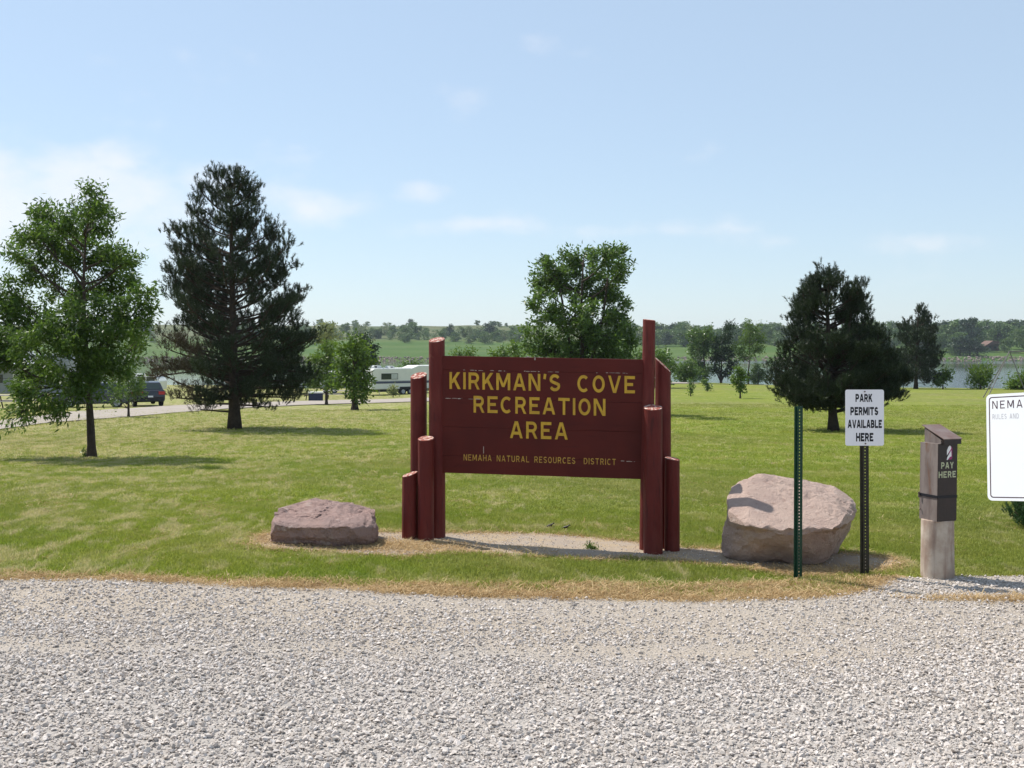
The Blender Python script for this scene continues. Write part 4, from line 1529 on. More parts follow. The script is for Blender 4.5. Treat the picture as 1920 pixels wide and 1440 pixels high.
def lettering(text, x0, x1, height, s, put, gap=.30, space=.55, z0=0.0, z1=.002):
    """strokes for text filling x0..x1; put(x, y, lift) -> 3D point; returns mesh"""
    pen = 0
    items = []
    for i, ch in enumerate(text):
        if ch == ' ':
            pen += space
            continue
        w, st = glyph(ch, s)
        items.append((pen + s / 2, st))
        pen += w + s + gap
    total = pen - gap
    kx = (x1 - x0) / (total * height)
    mb = MB()
    for ox, st in items:
        for j, q in enumerate(st):
            if q[0] == 'P':
                pl_ = [((ox + a) * height * kx, bb * height) for a, bb in q[1:]]
                zt_ = z1 + j * .0004
                mb.add([put(x0 + a, bb, zt_) for a, bb in pl_] + [put(x0 + a, bb, z0) for a, bb in pl_],
                       [(3, 2, 1, 0), (4, 5, 6, 7), (0, 1, 5, 4), (1, 2, 6, 5), (2, 3, 7, 6), (3, 0, 4, 7)])
                continue
            closed = q[-1] == 'C'
            q = q[:-1] if closed else q
            pts = [((ox + a) * height, bb * height) for a, bb in q]
            stroke_strip(mb, pts, s * height, z0, z1 + j * .0004, lambda a, b_, c: put(x0 + a * kx, b_, c), closed)
    return mb.make('lettering')


# ------------------------------------------------------------------ painted entrance sign
YAW = math.atan2(-.25, 1.78)
SO = np.array((-.626, 10.35, 0.0))
sign = thing('entrance_sign', 'large dark red wooden board sign with yellow letters between clustered log posts', 'sign', SO, YAW)
cy_, sy_ = math.cos(-YAW), math.sin(-YAW)


def sign_local(w):
    q = np.asarray(w, float) - SO
    return np.array((q[0] * cy_ - q[1] * sy_, q[0] * sy_ + q[1] * cy_, q[2]))


def ztop(u):
    return 1.756 - .0172 * u


PXU = 1.797 / 367
PXV = 1.078 / 219.5


def bpt(u, v, y):
    return (u, y, ztop(u) - v)


seams = [0, 26.0, 79.5, 133, 187, 219.5]
for i in range(5):
    v0, v1 = seams[i] * PXV + (.0003 if i else 0), seams[i + 1] * PXV - .0003
    y0, y1 = -.022 + (.0015 if i % 2 else 0), .022
    us = np.linspace(-.07, 1.83, 14)
    mb = MB()
    vs_, fs_ = [], []
    for q in us:
        e0 = .0015 * math.sin(q * 9 + i * 2)
        vs_ += [bpt(q, v0 + e0 * .5, y0), bpt(q, v1 + e0 * .5, y0), bpt(q, v1, y1), bpt(q, v0, y1)]
    nU = len(us)
    for a in range(nU - 1):
        o_ = a * 4
        fs_ += [(o_, o_ + 1, o_ + 5, o_ + 4), (o_ + 1, o_ + 2, o_ + 6, o_ + 5), (o_ + 2, o_ + 3, o_ + 7, o_ + 6), (o_ + 3, o_, o_ + 4, o_ + 7)]
    fs_ += [(3, 2, 1, 0), (4 * nU - 4, 4 * nU - 3, 4 * nU - 2, 4 * nU - 1)]
    mb.add(vs_, fs_)
    o = obj('board', mb.make('board'), M_BOARD, sign)
    bevel(o, .0025, 2)
# splintered pale wood showing along the seams
sr = random.Random(4)
mb = MB()
for (pa, pb, vpx, dens) in [(870, 950, 26.2, .7), (985, 1015, 26.2, .9), (1030, 1070, 26.4, .6), (1120, 1178, 26.0, .6), (836, 868, 79.5, .95), (880, 905, 79.7, .5), (1000, 1040, 133, .3), (1165, 1192, 187.2, .9)]:
    x = pa
    while x < pb:
        w = sr.uniform(2, 11)
        if sr.random() < dens:
            u0, u1 = (x - 833) * PXU, (min(x + w, pb) - 833) * PXU
            hgt = sr.uniform(.0015, .0045)
            vv = vpx * PXV + sr.uniform(-.002, .002)
            a = [bpt(u0, vv - hgt * .4, -.0262), bpt((u0 + u1) / 2, vv - hgt, -.0262), bpt(u1, vv - hgt * .3, -.0262), bpt(u1 - .002, vv + hgt * .5, -.0262), bpt(u0 + .003, vv + hgt * .6, -.0262)]
            bk = [(p[0], -.019, p[2]) for p in a]
            mb.add(a + bk, [(4, 3, 2, 1, 0), (5, 6, 7, 8, 9)] + [(k, (k + 1) % 5, (k + 1) % 5 + 5, k + 5) for k in range(5)])
        x += w + sr.uniform(0, 4)
u0 = (909 - 833) * PXU
mb.box(u0 - .002, u0 + .002, -.026, -.02, ztop(u0) - 181 * PXV, ztop(u0) - 168 * PXV)
mb.box((1006 - 833) * PXU - .004, (1006 - 833) * PXU + .004, -.0262, -.02, ztop(.8) - 3 * PXV - .01, ztop(.8) - .004)
o = obj('chipped_paint', mb.make('chips'), M_BAREWOOD, sign, label='pale bare wood chips along the seams of the board')


def sign_text(text, pxa, pxb, vtop, vbot, s, mat, gap, lift, name='lettering', sp=.55, slope=0.0):
    x0, x1 = (pxa - 833) * PXU, (pxb - 833) * PXU
    hgt = (vbot - vtop) * PXV

    def put(a, b_, c):
        return (a, -.0235 - c, ztop(a) - vbot * PXV + b_ - slope * (a - x0))
    return obj(name, lettering(text, x0, x1, hgt, s, put, gap, sp, -.003, lift), mat, sign)


sign_text("KIRKMAN'S", 844, 1053, 30.3, 61.8, .175, M_YELLOW, .20, .002)
sign_text("COVE", 1085, 1191, 30.8, 62.4, .175, M_YELLOW, .24, .002)
sign_text("RECREATION", 890, 1137, 73.8, 105.0, .175, M_YELLOW, .22, .002)
sign_text("AREA", 959, 1067, 119.2, 150.8, .175, M_YELLOW, .24, .002)
for wd_, a, b_ in (("NEMAHA", 871, 924), ("NATURAL", 934, 995), ("RESOURCES", 1005, 1081), ("DISTRICT", 1097, 1156)):
    sign_text(wd_, a, b_, 184.0 - .3 - (a - 871) * 0, 195.0, .13, M_YELLOW2, .30, .001, 'small_lettering')


def log_post(px, d, rpx, py_top, sx, sy, lean=0.0, seed=0, zb=-.25):
    """painted log, sawn off along a sloping cut; sx, sy are the slopes of the cut"""
    c = sign_local(((px - 960) / F * d, d, 0))
    r0 = rpx * d / F
    zt = CAM_H - (py_top - HOR) / F * d
    g = float(ground_z((px - 960) / F * d, d))
    seg, rings = 28, 22
    rr_ = np.random.default_rng(seed)
    v = []
    ph = rr_.uniform(0, 6, 4)
    for j in range(rings):
        t_ = j / (rings - 1)
        for k in range(seg):
            a = 2 * math.pi * k / seg
            rad = r0 * (1.04 - .05 * t_ + .012 * math.sin(2 * a + ph[0]) + .008 * math.sin(5 * t_ + ph[1]) + .008 * math.sin(3 * a + 4 * t_ + ph[2]))
            x, y = rad * math.cos(a), rad * math.sin(a)
            top = zt + sx * x + sy * y
            z = g + zb + (top - g - zb) * t_
            v.append((x + lean * (z - g), y, z))
    f = []
    for j in range(rings - 1):
        for k in range(seg):
            a, b2 = j * seg + k, j * seg + (k + 1) % seg
            f.append((a, b2, b2 + seg, a + seg))
    me = new_mesh('log_post', v, f, True)
    o = obj('log_post', me, M_POST, sign)
    o.location = (c[0], c[1], 0)
    # sawn top
    o2 = (rings - 1) * seg
    ring = v[o2:o2 + seg]
    cen = np.mean(ring, 0)
    inner = [tuple(cen + (np.array(p) - cen) * .93 + np.array((0, 0, .003))) for p in ring]
    vv = ring + inner + [tuple(cen + np.array((0, 0, .003)))]
    ff = [(k, (k + 1) % seg, seg + (k + 1) % seg, seg + k) for k in range(seg)] + [(seg + k, seg + (k + 1) % seg, 2 * seg) for k in range(seg)]
    obj('sawn_top', new_mesh('sawn_top', vv, ff), M_POSTTOP, o)
    return o


log_post(768.5, 10.26, 14.6, 889, .30, .15, 0, 1)
log_post(798.5, 10.20, 14.8, 822, .02, .25, .0, 2)
log_post(785, 10.50, 15.2, 704, .12, .38, .0, 3)
log_post(819.8, 10.38, 15.0, 637, .08, .30, -.002, 4)
log_post(1211, 10.10, 12.0, 600, -.12, .05, .014, 5)
log_post(1224.5, 9.93, 17.5, 764, .0, .24, -.001, 6)
log_post(1243, 10.22, 14.8, 684, -.95, .1, .0, 7)
log_post(1260, 10.06, 13.8, 860, -.15, .1, .004, 8)


# ------------------------------------------------------------------ boulders
def boulder(name, label, pts, mat, seed, chisels, disp=.02, strata=0.0, sub=5, carve=None):
    P = np.array([W(*q) for q in pts])
    base = np.array((P[:, 0].mean(), P[:, 1].mean(), 0))
    base[2] = float(ground_z(base[0], base[1]))
    P = P - base
    bm = bmesh.new()
    for q in P:
        bm.verts.new(q)
    res = bmesh.ops.convex_hull(bm, input=bm.verts[:])
    bmesh.ops.delete(bm, geom=[g for g in res['geom_interior'] if isinstance(g, bmesh.types.BMVert)], context='VERTS')
    for i in range(sub):
        # keep triangles even
        long_e = [e_ for e_ in bm.edges if e_.calc_length() > (.16, .09, .05, .028, .02)[min(i, 4)]]
        bmesh.ops.subdivide_edges(bm, edges=long_e, cuts=1)
        bmesh.ops.triangulate(bm, faces=bm.faces[:])
        if i == 0:
            bmesh.ops.smooth_vert(bm, verts=bm.verts[:], factor=.22, use_axis_x=True, use_axis_y=True, use_axis_z=True)
    bm.normal_update()
    r = random.Random(seed)
    cen = Vector((0, 0, .2))
    for vtx in bm.verts:
        p = vtx.co
        nr = vtx.normal.copy()
        a = mnoise.fractal(p * 2.6 + Vector((seed, 0, 0)), .8, 2.1, 6) * disp * 1.6
        b_ = (1 - abs(mnoise.noise(p * 5 + Vector((0, seed, 0))))) ** 3 * -disp * .6
        cel = mnoise.cell(Vector((p.x * 1.5 + p.z * 2, p.y * 1.5, p.z * 6.0 + mnoise.noise(p * 2) * 1.2)) + Vector((seed, 1, 2))) * strata
        c_ = mnoise.fractal(p * 17, .7, 2.0, 3) * disp * .5
        vtx.co = p + nr * (a + b_ + c_ + cel)
    # knocked-off faces: everything beyond a plane is pushed back on to it
    for (n_, dist) in chisels:
        n_ = Vector(n_).normalized()
        if dist < 0:
            dist = -dist * max(vtx.co.dot(n_) for vtx in bm.verts)
        for vtx in bm.verts:
            e_ = vtx.co.dot(n_) - dist
            if e_ > 0:
                vtx.co -= n_ * e_ * .92
    if carve:
        for vtx in bm.verts:
            carve(vtx.co)
    me = bpy.data.meshes.new(name)
    bm.to_mesh(me)
    bm.free()
    me.polygons.foreach_set('use_smooth', np.zeros(len(me.polygons), dtype=bool))
    o = obj(name, me, mat)
    o.location = base
    return tag(o, label, 'boulder')


def carve_big(c):
    fy = 1 - min(1, max(0, (c.y - .05) / .35))
    zr = .36 + .07 * mnoise.noise(Vector((c.x * 3.2, 7, 0))) + .02 * mnoise.noise(Vector((c.x * 13, 3, 0))) + .10 * max(0, -c.x - .25)
    e = zr - c.z
    if e > 0:
        c.y += (min(.09, e * 1.8) + .34 * e + .03 * mnoise.noise(c * 6)) * fy
        if c.x > .15:
            c.x -= .16 * e * min(1, (c.x - .15) / .3)


def carve_low(c):
    if c.y > .1:
        return
    zr = .235 + .03 * mnoise.noise(Vector((c.x * 4, 5, 0))) + .015 * mnoise.noise(Vector((c.x * 12, 2, 0)))
    e = zr - c.z
    if e > 0:
        c.y -= min(.05, e * 2.5)
        if c.z < .1:
            c.y += (.1 - c.z) * .5
    k = max(.25 + .5 * mnoise.noise(Vector((c.x * 6, 1, 4))), 1 - ((c.x - .12) / .24) ** 2)
    top = zr + .10 * k
    if 0 < c.z - zr < .10 * k + .001 and k > 0:
        c.y += min(.07, (c.z - zr) * 2.0) * k


boulder('boulder', 'big pale pink boulder right of the sign with an overhanging front', [
    (1372, 906, 9.95), (1400, 892, 10.0), (1440, 882, 10.0), (1500, 888, 10.1), (1560, 904, 10.05), (1603, 928, 9.95), (1611, 950, 9.8),
    (1362, 925, 9.55), (1364, 950, 9.45), (1395, 985, 9.22), (1440, 1002, 9.05), (1490, 1004, 9.0), (1545, 1000, 8.98), (1578, 985, 9.1), (1606, 985, 9.5),
    (1357, 1040, 9.62), (1368, 1058, 9.45), (1430, 1066, 9.30), (1500, 1070, 9.24), (1552, 1070, 9.12), (1578, 1060, 9.2), (1588, 1045, 9.6),
    (1380, 1045, 10.2), (1580, 1045, 10.2)], M_ROCKP, 5,
    [((-.05, -.42, .90), -.90), ((-.42, -.32, .85), -.91), ((.48, -.25, .84), -.965), ((-.95, -.3, .1), -.95), ((-.6, -.78, .15), -.92), ((.85, -.5, .2), -.93), ((.3, -.93, -.1), -.93), ((.1, .3, 1), -.95)], .015, carve=carve_big)
boulder('boulder', 'low flat dark reddish boulder lying left of the sign', [
    (505, 957, 9.85), (530, 938, 10.2), (575, 928, 10.45), (640, 933, 10.5), (680, 941, 10.45), (706, 950, 10.35), (707, 968, 10.2),
    (503, 975, 9.75), (560, 982, 9.68), (620, 986, 9.62), (660, 984, 9.62), (690, 990, 9.72), (714, 985, 10.0),
    (500, 1022, 9.78), (560, 1029, 9.74), (620, 1031, 9.70), (690, 1030, 9.80), (713, 1010, 10.1), (520, 1012, 10.5), (700, 1010, 10.5)], M_ROCKD, 9,
    [((-.1, -.55, .83), -.91), ((.32, -.4, .86), -.92), ((-.9, -.4, .2), -.95), ((.7, -.7, .1), -.93), ((-.3, .1, .95), -.95)], .020, strata=.012, carve=carve_low)

# ------------------------------------------------------------------ perforated posts


def channel_post(parent, z0, z1, mat, web=.032, fl=.018, dep=.02, hole=.0095, pitch=.0254, name='post'):
    mb = MB()
    th_ = .0025
    # flanges and sides
    for s_ in (-1, 1):
        xa = s_ * web / 2
        mb.box(min(xa, xa + s_ * th_), max(xa, xa + s_ * th_), -.0005, dep, z0, z1)
        xb = xa + s_ * (th_ + .0003)
        mb.box(min(xb, xb + s_ * fl), max(xb, xb + s_ * fl), dep - th_, dep - .0002, z0, z1 - .0003)
    # web: two side strips and bridges between square punched holes
    mb.box(-web / 2 + .0003, -hole / 2, 0, th_, z0, z1 - .0002)
    mb.box(hole / 2, web / 2 - .0003, 0, th_, z0, z1 - .0002)
    z = z0 + .012
    last = z0
    while z < z1 - .02:
        mb.box(-hole / 2 - .0002, hole / 2 + .0002, .0002, th_ - .0002, last, z)
        last = z + hole
        z += pitch
    mb.box(-hole / 2 - .0002, hole / 2 + .0002, .0002, th_ - .0002, last, z1 - .001)
    return obj(name, mb.make(name), mat, parent)


g = hit(1498, 1089)
th = thing('sign_post', 'bare dark green perforated steel post standing in front of the big boulder', 'post', g, R(14))
channel_post(th, -.2, (1090 - 763) / F * g[1], M_GREENSTEEL)
th.rotation_euler = (0, R(.3), R(14))

g = hit(1623, 1082)
permit = thing('permit_sign', 'white park permits sign on a dark perforated steel post', 'sign', g, 0)
kk = g[1] / F
zt_, zb_ = (1082 - 730.5) * kk, (1082 - 835.5) * kk
x0_, x1_ = (1584.5 - 1623) * kk, (1656.8 - 1623) * kk
po = channel_post(permit, -.2, zt_ - .01, M_BROWNSTEEL)
po.rotation_euler = (0, R(-.25), R(4))


def rounded(x0, x1, z0, z1, r_, n=5):
    p_ = []
    for cx_, cz_, a0 in ((x1 - r_, z1 - r_, 0), (x0 + r_, z1 - r_, 90), (x0 + r_, z0 + r_, 180), (x1 - r_, z0 + r_, 270)):
        p_ += [(cx_ + r_ * math.cos(R(a0 + 90 * i / n)), cz_ + r_ * math.sin(R(a0 + 90 * i / n))) for i in range(n + 1)]
    return p_


obj('plate', MB().prism(rounded(x0_, x1_, zb_, zt_, .016), -.0075, -.0055).make(), M_WHITEPLATE, permit)
for txt, a, b_, t_, bt in (('PARK', 1603.5, 1635, 738.5, 753.5), ('PERMITS', 1594, 1646, 763, 778.5), ('AVAILABLE', 1589, 1653, 787, 802.5), ('HERE', 1604.5, 1637, 811.5, 827.5)):
    zz = (1082 - bt) * kk
    me = lettering(txt, (a - 1623) * kk, (b_ - 1623) * kk, (bt - t_) * kk, .25, lambda x, y, c, zz=zz: (x, -.0076 - c, zz + y), .11, .5, -.0005, .0005)
    obj('lettering', me, M_BLACK, permit)
for px, py in ((1620.5, 734.2), (1622, 831.5)):
    mb = MB()
    xx, zz = (px - 1623) * kk, (1082 - py) * kk
    mb.tube([(xx, -.0076, zz), (xx, -.016, zz)], [.0065, .006], 6)
    mb.tube([(xx, -.0160, zz), (xx, -.019, zz)], .004, 6)
    obj('bolt', mb.make(), M_BOLT, permit)

# ------------------------------------------------------------------ pay station
g = hit(1759.5, 1084)
pay = thing('pay_station', 'dark metal pay box with slanted roof on a round concrete pillar', 'pay box', g, 0)
G1 = g[1]
kk = G1 / F
seg = 32
mb = MB()
hp = (1084 - 976) * kk + .01
rr_ = 30 * kk
mb.tube([(0, .02, -.2), (0, .02, .0), (0, .02, hp * .3), (0, .02, hp * .6), (0, .02, hp - .01), (0, .02, hp)], [rr_ * 1.01, rr_ * 1.01, rr_, rr_ * .985, rr_ * .98, rr_ * .965], seg)
pil = obj('pillar', mb.make('pillar', True), M_CONCRETE, pay)
pil.data.polygons.foreach_set('use_smooth', np.array([len(q.vertices) == 4 for q in pil.data.polygons]))
# cabinet frame: origin at its front left bottom corner
cab = W(1757, 979, G1 - .12) - g
CY = R(20)
cu = np.array((math.cos(CY), math.sin(CY)))
cv = np.array((-math.sin(CY), math.cos(CY)))


def cp(a, b_, z):
    return (cab[0] + cu[0] * a + cv[0] * b_, cab[1] + cu[1] * a + cv[1] * b_, cab[2] + z)


def cbox(a0, a1, b0, b1, z0, z1, shear=0.0):
    v = [cp(a0, b0, z0), cp(a1, b0, z0), cp(a1, b1, z0), cp(a0, b1, z0), cp(a0 + shear, b0, z1), cp(a1 + shear, b0, z1), cp(a1 + shear, b1, z1), cp(a0 + shear, b1, z1)]
    return v, [(3, 2, 1, 0), (4, 5, 6, 7), (0, 1, 5, 4), (1, 2, 6, 5), (2, 3, 7, 6), (3, 0, 4, 7)]


CWd, CDp, CHt = .180, .205, .612
obj('cabinet', MB().add(*cbox(0, CWd, .003, CDp, 0, CHt, .012)).make(), M_CABSIDE, pay)
bevel(bpy.data.objects[pay.children[-1].name], .003)
o = obj('front_door', MB().add(*cbox(-.002, CWd + .004, -.006, .002, .004, CHt + .001, .012)).make(), M_CABFRONT, pay)
bevel(o, .002)
o = obj('right_panel', MB().add(*cbox(CWd + .001, CWd + .004, .003, CDp, .003, CHt - .002, .012)).make(), M_CABFRONT, pay)
# cap housing with single-slope roof
ox_ = .045
hz = CHt
v = [cp(ox_, .008, hz), cp(ox_ + .15, .008, hz), cp(ox_ + .15, CDp - .01, hz), cp(ox_, CDp - .01, hz),
     cp(ox_, .008, hz + .028), cp(ox_ + .15, .008, hz + .028), cp(ox_ + .15, CDp - .01, hz + .118), cp(ox_, CDp - .01, hz + .118)]
obj('cap_housing', MB().add(v, [(3, 2, 1, 0), (4, 5, 6, 7), (0, 1, 5, 4), (1, 2, 6, 5), (2, 3, 7, 6), (3, 0, 4, 7)]).make(), M_CABSIDE, pay)
ya, yb = -.035, CDp + .012
za, zb2 = hz + .036, hz + .132
x0r, x1r = ox_ - .008, ox_ + .172
v = [cp(x0r, ya, za), cp(x1r, ya, za), cp(x1r, yb, zb2), cp(x0r, yb, zb2), cp(x0r, ya, za + .005), cp(x1r, ya, za + .005), cp(x1r, yb, zb2 + .005), cp(x0r, yb, zb2 + .005)]
rf = obj('roof', MB().add(v, [(3, 2, 1, 0), (4, 5, 6, 7), (0, 1, 5, 4), (1, 2, 6, 5), (2, 3, 7, 6), (3, 0, 4, 7)]).make(), M_ROOFMETAL, pay)
obj('fascia', MB().add(*cbox(x0r + .003, x1r - .008, ya + .003, ya + .009, hz - .002, za + .001)).make(), M_CABFRONT, rf)
# strap round the cabinet
mb = MB()
zs = .185
for (a0, a1, b0, b1) in ((-.001, CWd + .009, -.0085, -.0065), (-.003, -.0005, -.0064, CDp + .004), (CWd + .0092, CWd + .0105, -.0064, CDp + .004), (-.004, CWd + .009, CDp + .0015, CDp + .004)):
    mb.add(*cbox(a0, a1, b0, b1, zs, zs + .022))
obj('strap', mb.make(), M_BLACK, pay, label='dark band strapped round the cabinet')
mb = MB()
mb.tube([cp(-.012, CDp - .01, .17), cp(-.012, CDp - .01, .215)], .006, 8)
mb.tube([cp(-.006, CDp - .02, .085), cp(-.012, CDp - .02, .075)], .006, 8)
obj('latch', mb.make(), M_BOLT, pay)


def cput(a, z, c):
    return cp(a, -.0062 - c, z)


for txt, a, b_, z0, z1 in (('PAY', .029, .150, .418, .468), ('HERE', .004, .172, .346, .396)):
    me = lettering(txt, a, b_, z1 - z0, .20, lambda x, y, c, z0=z0: cput(x + .006, y + z0, c), .22, .5, -.0004, .0005)
    obj('lettering', me, M_CREAM, pay)
cx0 = .112


def flat(poly, lift, name, mat, parent):
    n_ = len(poly)
    v = [cput(cx0 + a, b_, lift) for a, b_ in poly] + [cput(cx0 + a, b_, lift - .0008) for a, b_ in poly]
    f = [tuple(range(n_)), tuple(range(2 * n_ - 1, n_ - 1, -1))] + [(i, i + n_, (i + 1) % n_ + n_, (i + 1) % n_) for i in range(n_)]
    return obj(name, new_mesh(name, v, f), mat, parent)


em = flat([(-.012, .488), (.020, .488), (.030, .500), (.030, .578), (.020, .592), (.008, .592)], .0006, 'emblem_flare', M_MAGENTA, pay)  # magenta backing paints in the flare behind the two white marks
flat([(-.022, .522), (-.022, .560), (-.008, .588), (.006, .598), (.018, .588), (.018, .572)], .0014, 'upper_mark', M_WHITEGLOSS, em)
flat([(-.024, .484), (-.020, .505), (.020, .560), (.022, .512), (.006, .508), (-.012, .488)], .0014, 'lower_mark', M_WHITEGLOSS, em)

# ------------------------------------------------------------------ rules sign at the right edge
d = 7.8
kk = d / F
cpx, cpy = 1936, 836
gx_ = (1938 - 960) * kk
gz_ = float(ground_z(gx_, d))
rules = thing('rules_sign', 'white rules sign with a dark border line cut off by the right edge', 'sign', (gx_, d, gz_), R(-50))
pz = CAM_H - (cpy - HOR) * kk - gz_
pw, ph_ = .61, .755
pl = bpy.data.objects.new('plate_mount', None)
obj_pl = obj('plate', MB().prism(rounded(-pw / 2, pw / 2, -ph_ / 2, ph_ / 2, .035, 6), -.002, 0).make(), M_BRIGHTPLATE, rules)
bpy.data.objects.remove(pl)
obj_pl.location = (0, -.062, pz)
obj_pl.rotation_euler = (R(-8), R(-5.0), 0)
# border: thin ring
outer = rounded(-pw / 2 + .020, pw / 2 - .020, -ph_ / 2 + .020, ph_ / 2 - .020, .022, 6)
inner = rounded(-pw / 2 + .027, pw / 2 - .027, -ph_ / 2 + .027, ph_ / 2 - .027, .017, 6)
n_ = len(outer)
v = [(a, -.0024, b_) for a, b_ in outer] + [(a, -.0024, b_) for a, b_ in inner]
f = [(i, (i + 1) % n_, n_ + (i + 1) % n_, n_ + i) for i in range(n_)]
obj('border_line', new_mesh('border_line', v, f), M_MAROON, obj_pl)
me = lettering('NEMAHA', -pw / 2 + .045, -pw / 2 + .045 + .335, .056, .12, lambda x, y, c: (x, -.0021 - c, ph_ / 2 - .105 + y), .38, .5, -.0004, .0004)
obj('lettering', me, M_MAROON, obj_pl)
me = lettering('RULES AND', -pw / 2 + .045, -pw / 2 + .235, .036, .13, lambda x, y, c: (x, -.0021 - c, ph_ / 2 - .180 + y), .30, .7, -.0004, .0004)
obj('lettering', me, M_GREYPRINT, obj_pl)
channel_post(rules, -.3, pz + ph_ / 2 - .03, M_GREENSTEEL)

# ------------------------------------------------------------------ birds on the grass
M_BIRD = simple('dark_feathers', (.022, .018, .016), (.05, .038, .03), .5, 30)


def bird(px, py, label, yaw):
    g = hit(px, py)
    th = thing('small_bird', label, 'bird', g, yaw, 'two small dark birds on the lawn')
    bm = bmesh.new()
    th.scale = (.62, .62, .62)
    rings = [(-.088, .040, .004), (-.055, .047, .010), (-.03, .052, .018), (0, .056, .023), (.025, .064, .021), (.04, .078, .014), (.05, .088, .0135), (.062, .092, .012), (.070, .091, .005), (.082, .088, .0012)]
    prev = None
    for x, z, r_ in rings:
        ring = [bm.verts.new((x + 0 * math.sin(a), r_ * math.cos(a), z + r_ * math.sin(a) * (1.0 if x > -.05 else .5))) for a in [2 * math.pi * i / 10 for i in range(10)]]
        if prev:
            for i in range(10):
                bm.faces.new((prev[i], prev[(i + 1) % 10], ring[(i + 1) % 10], ring[i]))
        prev = ring
    me = bpy.data.meshes.new('body')
    bm.to_mesh(me)
    bm.free()
    me.polygons.foreach_set('use_smooth', np.ones(len(me.polygons), dtype=bool))
    obj('body', me, M_BIRD, th)
    for s_ in (-1, 1):
        mb = MB().tube([(.0, s_ * .010, .042), (-.006, s_ * .011, .02), (.002, s_ * .011, .001), (.014, s_ * .012, .0)], .0018, 5)
        obj('leg', mb.make(), M_BOLT, th)
    return th


bird(1031, 992, 'small dark bird on the lawn, the left one of the pair behind the board', R(10))
bird(1061, 995, 'small dark bird on the lawn, the right one of the pair behind the board', R(-8))

# ------------------------------------------------------------------ camping vehicles
M_RVBODY = simple('cream_fibreglass', (.75, .75, .70), (.70, .70, .66), .4, 1.5)
M_RVROOF = simple('white_roof', (.8, .8, .78), None, .6)
M_RVGREY = simple('grey_siding', (.30, .32, .34), (.26, .28, .30), .5, 1)
M_STRIPE = simple('blue_grey_stripe', (.07, .08, .14), None, .4)
M_STRIPE2 = simple('pale_stripe', (.35, .36, .40), None, .4)
M_GLASS = simple('dark_glass', (.02, .035, .03), None, .12, spec=.6)
M_BLIND = simple('window_blind', (.55, .58, .56), None, .5)
M_TYRE = simple('tyre_rubber', (.02, .02, .02), None, .8)
M_RIM = simple('wheel_rim', (.45, .46, .48), None, .35, spec=.6)
M_RED = simple('red_lens', (.45, .015, .015), None, .3, spec=.5)
M_CARDARK = simple('dark_grey_car_paint', (.022, .026, .038), (.02, .022, .03), .22, 1, spec=.6)
M_CARBLUE = simple('blue_grey_car_paint', (.05, .06, .08), None, .25, 1, spec=.6)
M_CHROME = simple('chrome_trim', (.5, .5, .52), None, .25, spec=.6, metal=.7)


def wheel(parent, x, y, r_, w, side):
    """wheel whose axle is along local y; side = -1 faces the camera side"""
    mb = MB()
    mb.tube([(x, y - w / 2, r_), (x, y - w * .35, r_), (x, y + w * .35, r_), (x, y + w / 2, r_)], [r_ * .93, r_, r_, r_ * .93], 20)
    wt_ = obj('wheel', mb.make(), M_TYRE, parent)
    yy_ = y + side * (w / 2 + .004)
    mb = MB()
    mb.tube([(x, yy_ - side * .02, r_), (x, yy_, r_)], [r_ * .62, r_ * .58], 16)
    mb.tube([(x, yy_, r_), (x, yy_ + side * .012, r_)], [r_ * .18, r_ * .14], 10)
    obj('rim', mb.make(), M_RIM, wt_)


def rv_window(parent, x0, x1, y, z0, z1, split=None, blind=False):
    """window on the side facing -y"""
    mb = MB()
    w = .04
    mb.box(x0 - w, x1 + w, y - .03, y - .004, z1, z1 + w).box(x0 - w, x1 + w, y - .03, y - .004, z0 - w, z0)
    mb.box(x0 - w, x0, y - .03, y - .004, z0, z1).box(x1, x1 + w, y - .03, y - .004, z0, z1)
    if split:
        mb.box(split - .02, split + .02, y - .028, y - .004, z0, z1)
    fr = obj('window', mb.make(), M_BLACK, parent)
    obj('pane', MB().box(x0, (split or x1), y - .02, y - .006, z0, z1).make(), M_GLASS, fr)
    if split:
        obj('pane', MB().box(split + .02, x1, y - .02, y - .006, z0, z1).make(), M_BLIND if blind else M_GLASS, fr)
    return fr


g = hit(697, 742)
d = 115.0
X = W(698.5, 0, d)[0]
gz = float(ground_z(X, d))
PHI = R(34)
rv = thing('travel_trailer', 'cream fifth wheel camping trailer with rear ladder and two roof units', 'trailer', (X, d, gz), PHI)
# local: x from the rear forward, y from the right side (0, facing the camera) to the far side
LEN, WID = 9.4, 2.45
z0, z1 = .62, 2.78
prof = [(0, z0 + .05), (0, z1 - .25), (.06, z1 - .10), (.2, z1 - .02), (.4, z1), (4.6, z1), (5.4, z1 + .28), (LEN, z1 + .28), (LEN + .3, z1 - .1), (LEN + .15, 1.5), (LEN - 2.2, 1.35), (LEN - 2.5, z0), (.1, z0)]
body = obj('body', MB().prism(prof, -WID * 0, WID).make(), M_RVBODY, rv)
bevel(body, .09, 3)
obj('roof_cap', MB().box(.35, 4.5, .12, WID - .12, z1 + .003, z1 + .03).make(), M_RVROOF, rv)
obj('stripe', MB().box(.06, LEN - 2.4, -.012, -.003, 1.22, 1.42).make(), M_STRIPE, rv)
obj('stripe', MB().box(.06, LEN - 2.4, -.012, -.003, 1.43, 1.50).make(), M_STRIPE2, rv)
rv_window(rv, 1.05, 2.9, 0, 1.68, 2.22, 2.15, True)
